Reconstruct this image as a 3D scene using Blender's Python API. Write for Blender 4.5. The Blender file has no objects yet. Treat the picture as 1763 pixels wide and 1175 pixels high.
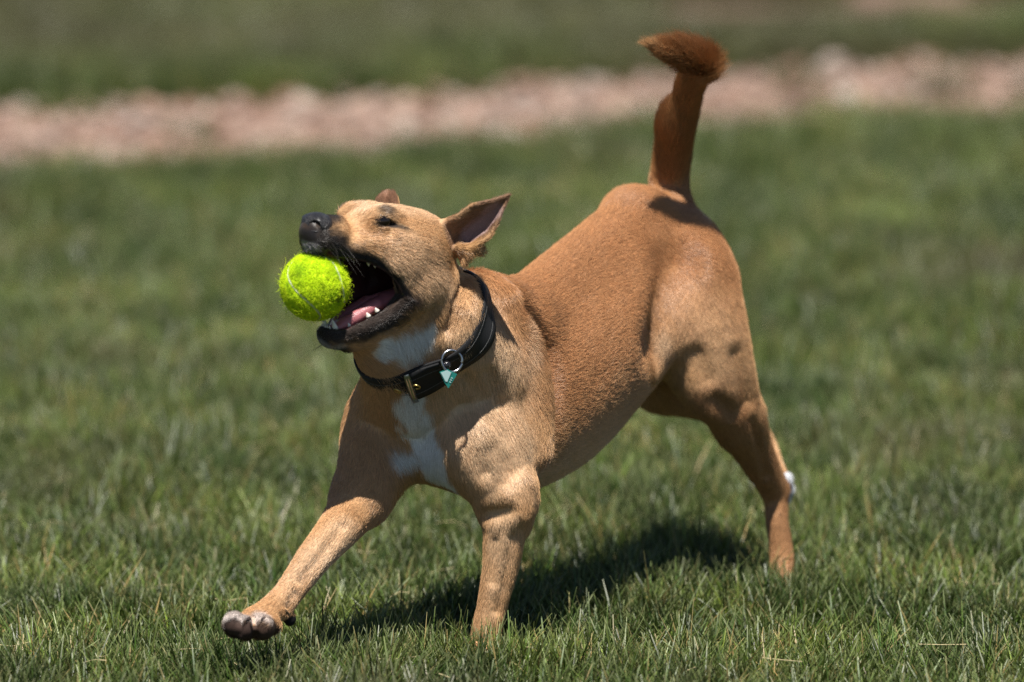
import bpy, math, random
import numpy as np
from mathutils import Vector, Matrix

# ------------------------------------------------------------------ camera, world, sun, exposure
scene = bpy.context.scene
COL = scene.collection
F_PX = 15200.0                       # focal length in photograph pixels (1763 wide): a long telephoto
CAM = np.array([0.0, -8.05, 1.60])
PITCH = math.radians(9.17)
cam_d = bpy.data.cameras.new("camera")
cam = bpy.data.objects.new("camera", cam_d)
COL.objects.link(cam)
cam.location = CAM
cam.rotation_euler = (math.radians(90) - PITCH, 0, 0)
cam_d.sensor_width = 36.0
cam_d.lens = F_PX / 1763.0 * 36.0
cam_d.clip_start = 0.1
cam_d.clip_end = 3000.0
cam_d.dof.use_dof = True
cam_d.dof.focus_distance = 8.12
cam_d.dof.aperture_fstop = 3.6
cam_d.dof.aperture_blades = 9
scene.camera = cam

SUN_TRAVEL = Vector((0.05, 0.34, -0.94)).normalized()      # the way the sunlight travels
sun_elev = math.asin(-SUN_TRAVEL.z)
sun_az = math.atan2(-SUN_TRAVEL.x, -SUN_TRAVEL.y)          # from +Y towards +X
world = bpy.data.worlds.new("World")
scene.world = world
world.use_nodes = True
wn = world.node_tree
wn.nodes.clear()
w_out = wn.nodes.new("ShaderNodeOutputWorld")
w_bg = wn.nodes.new("ShaderNodeBackground")
w_sky = wn.nodes.new("ShaderNodeTexSky")
w_sky.sky_type = 'NISHITA'
w_sky.sun_disc = False
w_sky.sun_elevation = sun_elev
w_sky.sun_rotation = sun_az
w_sky.altitude = 1500
w_sky.dust_density = 0.6
w_bg.inputs["Strength"].default_value = 0.05
wn.links.new(w_sky.outputs[0], w_bg.inputs["Color"])
wn.links.new(w_bg.outputs[0], w_out.inputs["Surface"])
sun_d = bpy.data.lights.new("sun", 'SUN')
sun_d.energy = 5.0
sun_d.angle = math.radians(0.53)
sun_d.color = (1.0, 0.955, 0.89)
sun = bpy.data.objects.new("sun", sun_d)
COL.objects.link(sun)
sun.rotation_euler = SUN_TRAVEL.to_track_quat('-Z', 'Y').to_euler()
sun.location = (-1, -3, 6)

vs = scene.view_settings
vs.view_transform = 'Standard'
vs.look = 'None'
vs.exposure = 0.72
vs.gamma = 1.0
vs.use_curve_mapping = False
scene.render.engine = 'CYCLES'
scene.cycles.use_denoising = True
scene.cycles.denoiser = 'OPENIMAGEDENOISE'
scene.cycles.denoising_input_passes = 'RGB_ALBEDO_NORMAL'
scene.cycles.denoising_prefilter = 'NONE'
scene.cycles.use_adaptive_sampling = False
scene.cycles.max_bounces = 8

DEV = globals().get("DEV", {})
RNG = np.random.default_rng(7)

# ------------------------------------------------------------------ photograph pixel + depth -> place
CP, SP = math.cos(PITCH), math.sin(PITCH)
FWD = np.array([0, CP, -SP]); UPV = np.array([0, SP, CP])
def p(px, py, Y):
    d = FWD + np.array([(px - 881.5) / F_PX, 0, 0]) + UPV * ((587.5 - py) / F_PX)
    t = (Y - CAM[1]) / d[1]
    return CAM + d * t
def ground_at(px, py, z=0.0):
    d = FWD + np.array([(px - 881.5) / F_PX, 0, 0]) + UPV * ((587.5 - py) / F_PX)
    return CAM + d * ((z - CAM[2]) / d[2])
def to_px(P):
    v = np.asarray(P) - CAM
    dep = v @ FWD
    return 881.5 + F_PX * v[..., 0] / dep, 587.5 - F_PX * (v @ UPV) / dep
S = 1876.0                                                  # pixels per metre at the dog

def tag(o, label=None, cat=None, group=None, kind=None):
    for k, v in (("label", label), ("category", cat), ("group", group), ("kind", kind)):
        if v: o[k] = v
    return o
def link(name, data, mat=None, parent=None):
    o = bpy.data.objects.new(name, data)
    COL.objects.link(o)
    if mat is not None: data.materials.append(mat)
    if parent is not None: o.parent = parent
    return o
def np_mesh(name, verts, faces, smooth=True):
    """verts (N,3), faces (M,3) or (M,4) arrays or list of index lists"""
    me = bpy.data.meshes.new(name)
    me.from_pydata([tuple(v) for v in np.asarray(verts, float)], [], [list(map(int, f)) for f in faces])
    if smooth: me.polygons.foreach_set("use_smooth", np.ones(len(me.polygons), bool))
    me.update()
    return me
def fast_mesh(name, verts, tris, smooth=True):
    me = bpy.data.meshes.new(name)
    n, k = tris.shape
    me.vertices.add(len(verts)); me.vertices.foreach_set("co", np.ascontiguousarray(verts, np.float32).ravel())
    me.loops.add(n * k); me.loops.foreach_set("vertex_index", np.ascontiguousarray(tris, np.int32).ravel())
    me.polygons.add(n); me.polygons.foreach_set("loop_start", np.arange(0, n * k, k, dtype=np.int32))
    me.polygons.foreach_set("use_smooth", np.full(n, smooth))
    me.update(calc_edges=True)
    return me

# ------------------------------------------------------------------ materials
class NT:
    def __init__(s, name):
        s.m = bpy.data.materials.new(name); s.m.use_nodes = True
        s.t = s.m.node_tree; s.t.nodes.clear()
        s.out = s.t.nodes.new("ShaderNodeOutputMaterial")
    def n(s, typ, **kw):
        nd = s.t.nodes.new(typ)
        for k, v in kw.items():
            if k.startswith("_"): setattr(nd, k[1:], v)
            else: nd.inputs[k.replace("__", " ")].default_value = v
        return nd
    def l(s, a, b): s.t.links.new(a, b)
def principled(name, col, rough=0.6, spec=0.4, **kw):
    t = NT(name)
    b = t.n("ShaderNodeBsdfPrincipled")
    b.inputs["Base Color"].default_value = (*col, 1); b.inputs["Roughness"].default_value = rough
    b.inputs["Specular IOR Level"].default_value = spec
    for k, v in kw.items(): b.inputs[k.replace("__", " ")].default_value = v
    t.l(b.outputs[0], t.out.inputs[0])
    return t, b
def noise_rough(t, b, scale, amount, bump=0.0, coord="Object"):
    tc = t.n("ShaderNodeTexCoord"); nz = t.n("ShaderNodeTexNoise", Scale=scale, Detail=6.0)
    t.l(tc.outputs[coord], nz.inputs["Vector"])
    if bump:
        bp = t.n("ShaderNodeBump", Strength=bump, Distance=0.001)
        t.l(nz.outputs["Fac"], bp.inputs["Height"]); t.l(bp.outputs[0], b.inputs["Normal"])
    return nz
def ramp(t, fac, stops):
    r = t.n("ShaderNodeValToRGB")
    while len(r.color_ramp.elements) < len(stops): r.color_ramp.elements.new(0.5)
    for e, (pos, c) in zip(r.color_ramp.elements, stops):
        e.position = pos; e.color = (*c, 1)
    t.l(fac, r.inputs[0])
    return r
# ------------------------------------------------------------------ the setting: soil, lawn, gravel strip
def world_noise(t, scale, detail=3.0, off=(0, 0, 0)):
    g = t.n("ShaderNodeNewGeometry"); m = t.n("ShaderNodeVectorMath", _operation='MULTIPLY_ADD')
    m.inputs[1].default_value = (1, 1, 0); m.inputs[2].default_value = off
    n = t.n("ShaderNodeTexNoise", Scale=scale, Detail=detail, Roughness=.6)
    t.l(g.outputs["Position"], m.inputs[0]); t.l(m.outputs[0], n.inputs["Vector"])
    return n.outputs["Fac"]
def mixcol(t, fac, a, b, mode='MIX'):
    m = t.n("ShaderNodeMix", _data_type='RGBA', _blend_type=mode)
    for i, x in ((0, fac), (6, a), (7, b)):
        if isinstance(x, (int, float)): m.inputs[i].default_value = x
        elif isinstance(x, tuple): m.inputs[i].default_value = (*x, 1)
        else: t.l(x, m.inputs[i])
    return m.outputs[2]
def maprange(t, x, a, b, c=0.0, d=1.0):
    m = t.n("ShaderNodeMapRange"); m.interpolation_type = 'SMOOTHSTEP'
    for i, v in zip(("From Min", "From Max", "To Min", "To Max"), (a, b, c, d)): m.inputs[i].default_value = v
    t.l(x, m.inputs["Value"]); return m.outputs[0]
def axis_of(t, k):
    g = t.n("ShaderNodeNewGeometry"); s = t.n("ShaderNodeSeparateXYZ"); t.l(g.outputs["Position"], s.inputs[0]); return s.outputs[k]
def dryness(t):
    """how dry the lawn stands here, the same for soil and blades: patches, and a drier stretch past the gravel"""
    a = maprange(t, world_noise(t, 1.9, 4.0, (5.6, 1.2, 0)), .54, .72)
    b = maprange(t, axis_of(t, "Y"), 3.7, 4.3)
    n = maprange(t, world_noise(t, 1.3, 3.0, (9, 2, 0)), .30, .55)
    m = t.n("ShaderNodeMath", _operation='MULTIPLY'); t.l(b, m.inputs[0]); t.l(n, m.inputs[1])
    s = t.n("ShaderNodeMath", _operation='MAXIMUM'); t.l(a, s.inputs[0]); t.l(m.outputs[0], s.inputs[1])
    return s.outputs[0]

t = NT("soil")
b = t.n("ShaderNodeBsdfPrincipled", Roughness=.95)
c = mixcol(t, world_noise(t, 60, 5.0), (.030, .034, .014), (.075, .062, .036))
c = mixcol(t, dryness(t), c, (.16, .125, .075))
t.l(c, b.inputs["Base Color"]); t.l(b.outputs[0], t.out.inputs[0])
SOIL = t.m
n_g = 60
gx, gy = np.meshgrid(np.linspace(-1, 1, n_g + 1), np.linspace(-1, 1, n_g + 1))
gx = np.sign(gx) * np.abs(gx) ** 3 * 1500; gy = np.sign(gy) * np.abs(gy) ** 3 * 1500
gv = np.stack([gx.ravel(), gy.ravel(), np.zeros(gx.size)], 1)
gi = np.arange((n_g + 1) ** 2).reshape(n_g + 1, n_g + 1)
gq = np.stack([gi[:-1, :-1], gi[:-1, 1:], gi[1:, 1:], gi[1:, :-1]], -1).reshape(-1, 4)
tag(link("ground", fast_mesh("ground", gv, gq), SOIL), "flat soil under the park lawn", "ground", kind="structure")

# the gravel strip lies aslant behind the dog: its edges are read off the photograph and cast on the ground
A0, A1 = ground_at(0, 330), ground_at(1763, 232)      # the grass before it hides its near edge
B0, B1 = ground_at(0, 172), ground_at(1763, 144)
sdir = norm2 = (A1 - A0)[:2] / np.linalg.norm((A1 - A0)[:2])
snrm = np.array([-sdir[1], sdir[0]])
S_MID = ((A0 + A1 + B0 + B1) / 4)[:2]
S_HALF = abs(((B0 + B1 - A0 - A1) / 2)[:2] @ snrm) / 2
def strip_coord(xy): 
    q = xy - S_MID; return q @ sdir, q @ snrm
def wave(u): return .035 * np.sin(u * 5.1 + 1) + .02 * np.sin(u * 13 + 2) + .012 * np.sin(u * 31)
def strip_mesh(name, half, length, z, seg=400):
    u = np.linspace(-length, length, seg)
    lo = -half + wave(u); hi = half + wave(u + 7)
    V = np.array([(*(S_MID + sdir * a + snrm * b), z) for a, b in zip(u, lo)] + [(*(S_MID + sdir * a + snrm * b), z) for a, b in zip(u, hi)])
    i = np.arange(seg - 1)
    return fast_mesh(name, V, np.stack([i, i + 1, i + 1 + seg, i + seg], 1))
t = NT("gravel_bed")
b = t.n("ShaderNodeBsdfPrincipled", Roughness=.95)
t.l(mixcol(t, world_noise(t, 45, 4.0), (.14, .085, .065), (.32, .21, .16)), b.inputs["Base Color"]); t.l(b.outputs[0], t.out.inputs[0])
tag(link("gravel_path", strip_mesh("gravel_path", S_HALF, 12, .004), t.m), "strip of pinkish bare ground under the gravel behind the dog", "path", kind="structure")

# blades of grass
t = NT("grass_blade")
at = t.n("ShaderNodeAttribute", _attribute_name="tint")
hgt = t.n("ShaderNodeAttribute", _attribute_name="along")
pt = maprange(t, world_noise(t, 5.5, 4.0), .36, .66)
lush = mixcol(t, pt, (.42, .56, .40), (1.70, 1.45, 1.10))
c = mixcol(t, 1.0, at.outputs["Color"], lush, 'MULTIPLY')
c = mixcol(t, maprange(t, hgt.outputs["Fac"], .72, 1.0, 0, .38), c, (.36, .38, .17))           # mown tips
dm = t.n("ShaderNodeMath", _operation='MULTIPLY'); t.l(dryness(t), dm.inputs[0]); dm.inputs[1].default_value = .70
c = mixcol(t, dm.outputs[0], c, (.112, .098, .052))
b = t.n("ShaderNodeBsdfPrincipled", Roughness=.42); b.inputs["Specular IOR Level"].default_value = .4
tr = t.n("ShaderNodeBsdfTranslucent")
mx = t.n("ShaderNodeMixShader"); mx.inputs[0].default_value = .26
t.l(c, b.inputs["Base Color"]); t.l(c, tr.inputs["Color"]); t.l(b.outputs[0], mx.inputs[1]); t.l(tr.outputs[0], mx.inputs[2]); t.l(mx.outputs[0], t.out.inputs[0])
BLADE = t.m
TILE = .30
def grass_tile(name, count, seed, width=1.0):
    rng = np.random.default_rng(seed)
    # tufts: blades gather round shared feet
    nt = count // 7
    feet = rng.uniform(-TILE / 2, TILE / 2, (nt, 2))
    own = rng.integers(0, nt, count)
    root = feet[own] + rng.normal(0, .004, (count, 2))
    tl = rng.uniform(.62, 1.30, nt)[own]; tv = rng.lognormal(0, .38, nt)[own]
    L = rng.uniform(.020, .054, count) * tl
    long_ = rng.random(count) < .03; L[long_] *= 1.35
    w = rng.uniform(.0008, .0018, count) * .5 * width
    az = rng.uniform(0, 2 * np.pi, count); lean = np.abs(rng.normal(.25, .20, count)); lean[rng.random(count) < .06] = 1.25
    curl = rng.uniform(.1, .9, count)
    face = az + rng.normal(np.pi / 2, .6, count)
    dirh = np.stack([np.cos(az), np.sin(az), 0 * az], 1); side = np.stack([np.cos(face), np.sin(face), 0 * az], 1)
    K = 4
    V, along = [], []
    pos = np.column_stack([root, np.full(count, -.001)])
    for i in range(K):
        s = i / (K - 1)
        ang = lean + curl * s * .7
        if i: pos = pos + (dirh * np.sin(ang)[:, None] + np.array([0, 0, 1.0]) * np.cos(ang)[:, None]) * (L / (K - 1))[:, None]
        ww = w * (1 - .35 * s if i < K - 1 else .35)
        V += [pos - side * ww[:, None], pos + side * ww[:, None]]; along += [np.full(count, s)] * 2
    V = np.stack(V, 1); n = V.shape[1]
    base = np.arange(count)[:, None] * n
    Q = np.concatenate([base + np.array([[2 * i, 2 * i + 1, 2 * i + 3, 2 * i + 2]]) for i in range(K - 1)])
    me = fast_mesh(name, V.reshape(-1, 3), Q)
    hue = rng.random(count)[:, None]; val = (rng.uniform(.60, 1.35, count) * tv)[:, None]
    c = (np.array((.034, .074, .014)) * (1 - hue) + np.array((.078, .112, .023)) * hue) * val
    dry = rng.random(count) < .085; c[dry] = np.array((.30, .24, .12)) * rng.uniform(.5, 1.1, dry.sum())[:, None]
    a = me.attributes.new("tint", 'FLOAT_COLOR', 'POINT'); a.data.foreach_set("color", np.repeat(np.hstack([c, np.ones((count, 1))]), n, 0).astype(np.float32).ravel())
    a = me.attributes.new("along", 'FLOAT', 'POINT'); a.data.foreach_set("value", np.tile(np.array([i // 2 / (K - 1) for i in range(n)]), count).astype(np.float32))
    me.materials.append(BLADE)
    return me
def scatter(name, protos, P, rot, scl, pick, mat_label):
    """one object that repeats the given meshes at points, through geometry nodes"""
    src = bpy.data.collections.new(name + "_source")
    for i, m in enumerate(protos):
        src.objects.link(bpy.data.objects.new("%s_source_%02d" % (name, i), m))
    me = bpy.data.meshes.new(name); me.vertices.add(len(P)); me.vertices.foreach_set("co", np.asarray(P, np.float32).ravel())
    for nm, typ, arr in (("turn", 'FLOAT_VECTOR', rot), ("size", 'FLOAT_VECTOR', scl)):
        a = me.attributes.new(nm, typ, 'POINT'); a.data.foreach_set("vector", np.asarray(arr, np.float32).ravel())
    a = me.attributes.new("pick", 'INT', 'POINT'); a.data.foreach_set("value", np.asarray(pick, np.int32))
    o = link(name, me)
    ng = bpy.data.node_groups.new(name, 'GeometryNodeTree')
    ng.interface.new_socket("Geometry", in_out='INPUT', socket_type='NodeSocketGeometry'); ng.interface.new_socket("Geometry", in_out='OUTPUT', socket_type='NodeSocketGeometry')
    N = ng.nodes.new; gi_, go_ = N("NodeGroupInput"), N("NodeGroupOutput")
    ci = N("GeometryNodeCollectionInfo"); ci.inputs["Collection"].default_value = src; ci.inputs["Separate Children"].default_value = True; ci.inputs["Reset Children"].default_value = True
    iop = N("GeometryNodeInstanceOnPoints"); iop.inputs["Pick Instance"].default_value = True
    def attr(nm, typ):
        q = N("GeometryNodeInputNamedAttribute"); q.data_type = typ; q.inputs["Name"].default_value = nm; return q.outputs["Attribute"]
    ng.links.new(gi_.outputs[0], iop.inputs["Points"]); ng.links.new(ci.outputs[0], iop.inputs["Instance"])
    ng.links.new(attr("pick", 'INT'), iop.inputs["Instance Index"])
    e2r = N("FunctionNodeEulerToRotation"); ng.links.new(attr("turn", 'FLOAT_VECTOR'), e2r.inputs[0]); ng.links.new(e2r.outputs[0], iop.inputs["Rotation"])
    ng.links.new(attr("size", 'FLOAT_VECTOR'), iop.inputs["Scale"])
    ng.links.new(iop.outputs[0], go_.inputs[0])
    md = o.modifiers.new("scatter", 'NODES'); md.node_group = ng
    return o
rng = np.random.default_rng(11)
NT_ = 6
tiles = [grass_tile("grass_tile", int(TILE * TILE * DEV.get("grass", 125000)), 100 + i) for i in range(NT_)]
xs = np.arange(-3.3, 3.31, TILE); ys = np.arange(-2.4, 9.1, TILE)
G = np.array([(x, y, 0) for y in ys for x in xs]); G[:, :2] += rng.uniform(-.03, .03, (len(G), 2))
u, v = strip_coord(G[:, :2])
near_strip = np.abs(v) < S_HALF + TILE * .72
BARE_C = ground_at(1540, 34)[:2]; BARE_R = np.array((.48, .34))
in_bare = (((G[:, :2] - BARE_C) / BARE_R) ** 2).sum(1) < .7
Gk = G[~near_strip & ~in_bare]
rot = np.zeros((len(Gk), 3)); rot[:, 2] = rng.integers(0, 4, len(Gk)) * np.pi / 2 + rng.normal(0, .12, len(Gk))
hz = .92 + .22 * np.sin(Gk[:, 0] * 3.1 + Gk[:, 1] * 1.7) * np.sin(Gk[:, 1] * 2.3 - Gk[:, 0]) + rng.uniform(-.06, .06, len(Gk))
scl = np.stack([np.where(rng.random(len(Gk)) < .5, 1.2, -1.2), np.full(len(Gk), 1.2), hz], 1)
tag(scatter("lawn_grass", tiles, Gk, rot, scl, rng.integers(0, NT_, len(Gk)), ""), "short mown green lawn with dry blades", "grass", kind="stuff")
ba = np.linspace(0, 2 * math.pi, 65)[:-1]; br = 1 + .10 * np.sin(3 * ba + 1) + .06 * np.sin(7 * ba)
bp_ = np.column_stack([BARE_C[0] + np.cos(ba) * BARE_R[0] * br, BARE_C[1] + np.sin(ba) * BARE_R[1] * br, np.full(64, .004)])
tb_ = NT("bare_earth"); b = tb_.n("ShaderNodeBsdfPrincipled", Roughness=.95)
tb_.l(mixcol(tb_, world_noise(tb_, 30, 5.0), (.11, .058, .040), (.19, .12, .09)), b.inputs["Base Color"]); tb_.l(b.outputs[0], tb_.out.inputs[0])
tag(link("bare_ground", np_mesh("bare_ground", bp_, [list(range(64))]), tb_.m), "patch of bare reddish earth in the lawn past the gravel", "ground", kind="structure")
# the ragged margin of the lawn along the gravel: small tufts
tuft = [grass_tile("grass_tuft", 260, 200 + i) for i in range(3)]
for m in tuft:
    co = np.empty(len(m.vertices) * 3, np.float32); m.vertices.foreach_get("co", co); co = co.reshape(-1, 3)
    k = co.reshape(260, -1, 3); ft = k[:, 0, :2].copy(); k[:, :, :2] += (ft * -.72)[:, None, :]
    m.vertices.foreach_set("co", k.reshape(-1).astype(np.float32)); m.update()
M = []
for _ in range(9000):
    a = rng.uniform(-4.2, 4.2); bb = rng.uniform(-S_HALF - .34, S_HALF + .34)
    lo, hi = -S_HALF + wave(a), S_HALF + wave(a + 7)
    q = S_MID + sdir * a + snrm * bb
    if lo + .01 + rng.normal(0, .012) < bb < hi - .01 + rng.normal(0, .012): 
        if rng.random() > .015: continue
    M.append((*q, 0))
for fx, fY in ((826, -.115), (812, -.12), (842, -.11), (1338, .205), (1326, .21), (1350, .215)):     # taller tufts round the planted feet
    for _ in range(2):
        M.append((p(fx, 1150, fY)[0] + rng.normal(0, .008), fY + rng.normal(0, .012), 0))
M = np.array(M)
rot = np.zeros((len(M), 3)); rot[:, 2] = rng.uniform(0, 6.28, len(M))
s_ = rng.uniform(.8, 1.15, len(M)); tag(scatter("margin_grass", tuft, M, rot, np.stack([s_, s_, s_], 1), rng.integers(0, 3, len(M)), ""), "ragged grass along both edges of the gravel strip", "grass", kind="stuff")

# cut straws lying on the lawn
sv, sf = [], []
for _ in range(420):
    x, y = rng.uniform(-1.6, 1.6), rng.uniform(-.8, 2.6); a_ = rng.uniform(0, 6.28); L_ = rng.uniform(.015, .055); d_ = np.array([math.cos(a_), math.sin(a_), rng.normal(0, .18)]); n_ = np.array([-math.sin(a_), math.cos(a_), 0]) * rng.uniform(.0004, .0009)
    c_ = np.array([x, y, rng.uniform(.022, .040)]); k = len(sv); bend = np.array([0, 0, rng.uniform(-.004, .006)])
    for q in (-.5, 0, .5): sv += [c_ + d_ * L_ * q + bend * (q == 0) - n_, c_ + d_ * L_ * q + bend * (q == 0) + n_, c_ + d_ * L_ * q + bend * (q == 0) + np.array([0, 0, .0006])]
    for s_ in (0, 3): sf += [[k + s_, k + s_ + 3, k + s_ + 5, k + s_ + 2], [k + s_ + 2, k + s_ + 5, k + s_ + 4, k + s_ + 1], [k + s_ + 1, k + s_ + 4, k + s_ + 3, k + s_]]
ts, b = principled("straw", (.42, .35, .19), .6, .3)
tag(link("grass_clippings", fast_mesh("grass_clippings", np.array(sv), np.array(sf)), ts.m), "dry straw clippings lying scattered on the lawn", "clippings", kind="stuff")
# stones of the strip
t = NT("gravel_stone")
oi = t.n("ShaderNodeObjectInfo")
r = ramp(t, oi.outputs["Random"], [(0, (.24, .115, .07)), (.25, (.40, .25, .175)), (.5, (.46, .34, .265)), (.72, (.30, .155, .10)), (.88, (.62, .54, .46)), (1, (.16, .11, .085))])
r.color_ramp.interpolation = 'LINEAR'
tc = t.n("ShaderNodeTexCoord"); nz = t.n("ShaderNodeTexNoise", Scale=3.0, Detail=6.0); t.l(tc.outputs["Object"], nz.inputs["Vector"])
b = t.n("ShaderNodeBsdfPrincipled", Roughness=.85)
t.l(mixcol(t, maprange(t, nz.outputs["Fac"], .35, .7, 0, .45), r.outputs[0], (.30, .22, .19)), b.inputs["Base Color"])
bp = t.n("ShaderNodeBump", Strength=.5, Distance=.1); t.l(nz.outputs["Fac"], bp.inputs["Height"]); t.l(bp.outputs[0], b.inputs["Normal"])
t.l(b.outputs[0], t.out.inputs[0])
import bmesh
stones = []
for i in range(6):
    bm = bmesh.new(); bmesh.ops.create_icosphere(bm, subdivisions=2, radius=1)
    rr = np.random.default_rng(40 + i); ax = rr.normal(0, 1, (9, 3)); ax /= np.linalg.norm(ax, axis=1)[:, None]; cut = rr.uniform(.55, .95, 9)
    for vtx in bm.verts:
        d = np.array(vtx.co)
        for q, cc in zip(ax, cut):                         # chipped flat faces
            e = d @ q
            if e > cc: d = d - q * (e - cc)
        vtx.co = d * (1, .8, .55)
    m = bpy.data.meshes.new("stone"); bm.to_mesh(m); bm.free(); m.materials.append(t.m); m.polygons.foreach_set("use_smooth", np.ones(len(m.polygons), bool)); stones.append(m)
N_ST = 15000
a = rng.uniform(-4.2, 4.2, N_ST); f = rng.uniform(-1, 1, N_ST)
lo, hi = -S_HALF + wave(a), S_HALF + wave(a + 7)
bb = lo + (hi - lo) * (f * .5 + .5) + rng.normal(0, .012, N_ST)
sz = np.clip(rng.lognormal(math.log(.0085), .42, N_ST), .004, .022)
q = S_MID + sdir * a[:, None] + snrm * bb[:, None]
Pst = np.column_stack([q, sz * .35 + rng.uniform(0, .012, N_ST)])
rot = np.column_stack([rng.normal(0, .35, N_ST), rng.normal(0, .35, N_ST), rng.uniform(0, 6.28, N_ST)])
tag(scatter("gravel", stones, Pst, rot, np.stack([sz] * 3, 1), rng.integers(0, 6, N_ST), ""), "loose pink and buff gravel stones in a strip across the lawn", "gravel", kind="stuff")
# ------------------------------------------------------------------ the dog: a body grown from blended volumes
f32 = np.float32
def norm(v):
    v = np.array(v, float); return v / np.linalg.norm(v)
class Field:
    """a list of volumes blended one after another; each is (bbox_lo, bbox_hi, k, op, func)"""
    def __init__(s): s.items = []
    def add(s, fn, lo, hi, k, op): s.items.append((np.array(lo, f32), np.array(hi, f32), float(k), op, fn))
    def cap(s, a, b, ra, rb, k=.012, op='u', squash=None):
        a = np.array(a, f32); b = np.array(b, f32)
        R_ = max(ra, rb)
        if squash is not None:
            u = np.array(squash[0], f32); u /= np.linalg.norm(u); g = f32(squash[1])
        def fn(P):
            Q = P
            A, B = a, b
            if squash is not None:
                Q = P + np.outer((P - a) @ u, u * (1 / g - 1)).astype(f32)
                B = b + ((b - a) @ u) * u * (1 / g - 1)
            ba = B - A; pa = Q - A
            h = np.clip((pa @ ba) / max(float(ba @ ba), 1e-12), 0, 1)
            d = np.sqrt(((pa - h[:, None] * ba) ** 2).sum(1)) - (ra + (rb - ra) * h)
            return d * (min(1.0, g) if squash is not None else 1.0)
        R2 = R_ * (max(1, squash[1]) if squash is not None else 1)
        s.add(fn, np.minimum(a, b) - R2, np.maximum(a, b) + R2, k, op)
    def chain(s, pts, k=.012, op='u', squash=None, sub=4):
        C = np.array([np.append(q[0], q[1]) for q in pts], float)
        E = np.vstack([2 * C[0] - C[1], C, 2 * C[-1] - C[-2]])
        L = []
        for i in range(len(C) - 1):
            a, b, c, d = E[i:i + 4]
            for t in np.arange(sub) / sub:
                L.append(.5 * (2 * b + (c - a) * t + (2 * a - 5 * b + 4 * c - d) * t * t + (3 * b - a - 3 * c + d) * t ** 3))
        L.append(C[-1])
        L = np.array(L, f32)
        if squash is not None:
            u = norm(squash[0]).astype(f32); g = squash[1]; o = L[0, :3].copy()
            st = lambda X: X + np.outer((X - o) @ u, u * (1 / g - 1)).astype(f32)
            Q = np.hstack([st(L[:, :3]), L[:, 3:]])
        else: st = lambda X: X; g = 1.0; Q = L
        def fn(P):
            X = st(P); best = np.full(len(P), 9.0, f32)
            for m, n in zip(Q[:-1], Q[1:]):
                ba = n[:3] - m[:3]; pa = X - m[:3]
                l = max(math.sqrt(float(ba @ ba)), 1e-6); x = (pa @ ba) / l
                y = np.sqrt(np.maximum((pa ** 2).sum(1) - x * x, 0))
                sb = max(-.95, min(.95, float(n[3] - m[3]) / l))
                t = np.clip((x + y * sb / math.sqrt(1 - sb * sb)) / l, 0, 1)
                best = np.minimum(best, np.sqrt((x - t * l) ** 2 + y * y) - (m[3] + (n[3] - m[3]) * t))
            return best * min(1.0, g)
        r = L[:, 3:].max() * max(1, g)
        s.add(fn, L[:, :3].min(0) - r, L[:, :3].max(0) + r, k, op)
    def ell(s, c, rad, axes=None, k=.012, op='u'):
        c = np.array(c, f32); rad = np.array(rad, f32)
        M = np.eye(3, dtype=f32) if axes is None else np.array(axes, f32)      # rows: the three axes
        def fn(P):
            q = (P - c) @ M.T
            k0 = np.sqrt(((q / rad) ** 2).sum(1)); k1 = np.sqrt(((q / rad ** 2) ** 2).sum(1)) + 1e-9
            return k0 * (k0 - 1) / k1
        e = np.abs(M.T) @ rad
        s.add(fn, c - e, c + e, k, op)
    def sheet(s, grid, thick, k=.004, op='u'):
        """a bent flap: grid[i][j] of points, thick[i][j] half thickness"""
        T = []
        n, m = len(grid), len(grid[0])
        for i in range(n - 1):
            for j in range(m - 1):
                T.append(((i, j), (i + 1, j), (i, j + 1))); T.append(((i + 1, j + 1), (i, j + 1), (i + 1, j)))
        G = np.array(grid, f32); H = np.array(thick, f32)
        tri = [(np.array([G[x] for x in t]), np.array([H[x] for x in t])) for t in T]
        def fn(P):
            best = np.full(len(P), 9.0, f32)
            for V, h in tri:
                a, b, c = V
                ab, ac = b - a, c - a
                nrm = np.cross(ab, ac); nn = float(nrm @ nrm)
                if nn < 1e-16: continue
                ap = P - a
                w = (np.cross(ab, ap) @ nrm) / nn; v = (np.cross(ap, ac) @ nrm) / nn
                u = 1 - v - w
                ins = (u >= 0) & (v >= 0) & (w >= 0)
                d = np.abs(ap @ nrm) / math.sqrt(nn) - (u * h[0] + v * h[1] + w * h[2])
                d[~ins] = 9
                for (q, r, hq, hr) in ((a, b, h[0], h[1]), (b, c, h[1], h[2]), (c, a, h[2], h[0])):
                    e = r - q; pq = P - q
                    t_ = np.clip((pq @ e) / float(e @ e), 0, 1)
                    d = np.minimum(d, np.sqrt(((pq - t_[:, None] * e) ** 2).sum(1)) - (hq + (hr - hq) * t_))
                best = np.minimum(best, d)
            return best
        mx = H.max()
        s.add(fn, G.reshape(-1, 3).min(0) - mx, G.reshape(-1, 3).max(0) + mx, k, op)
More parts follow.
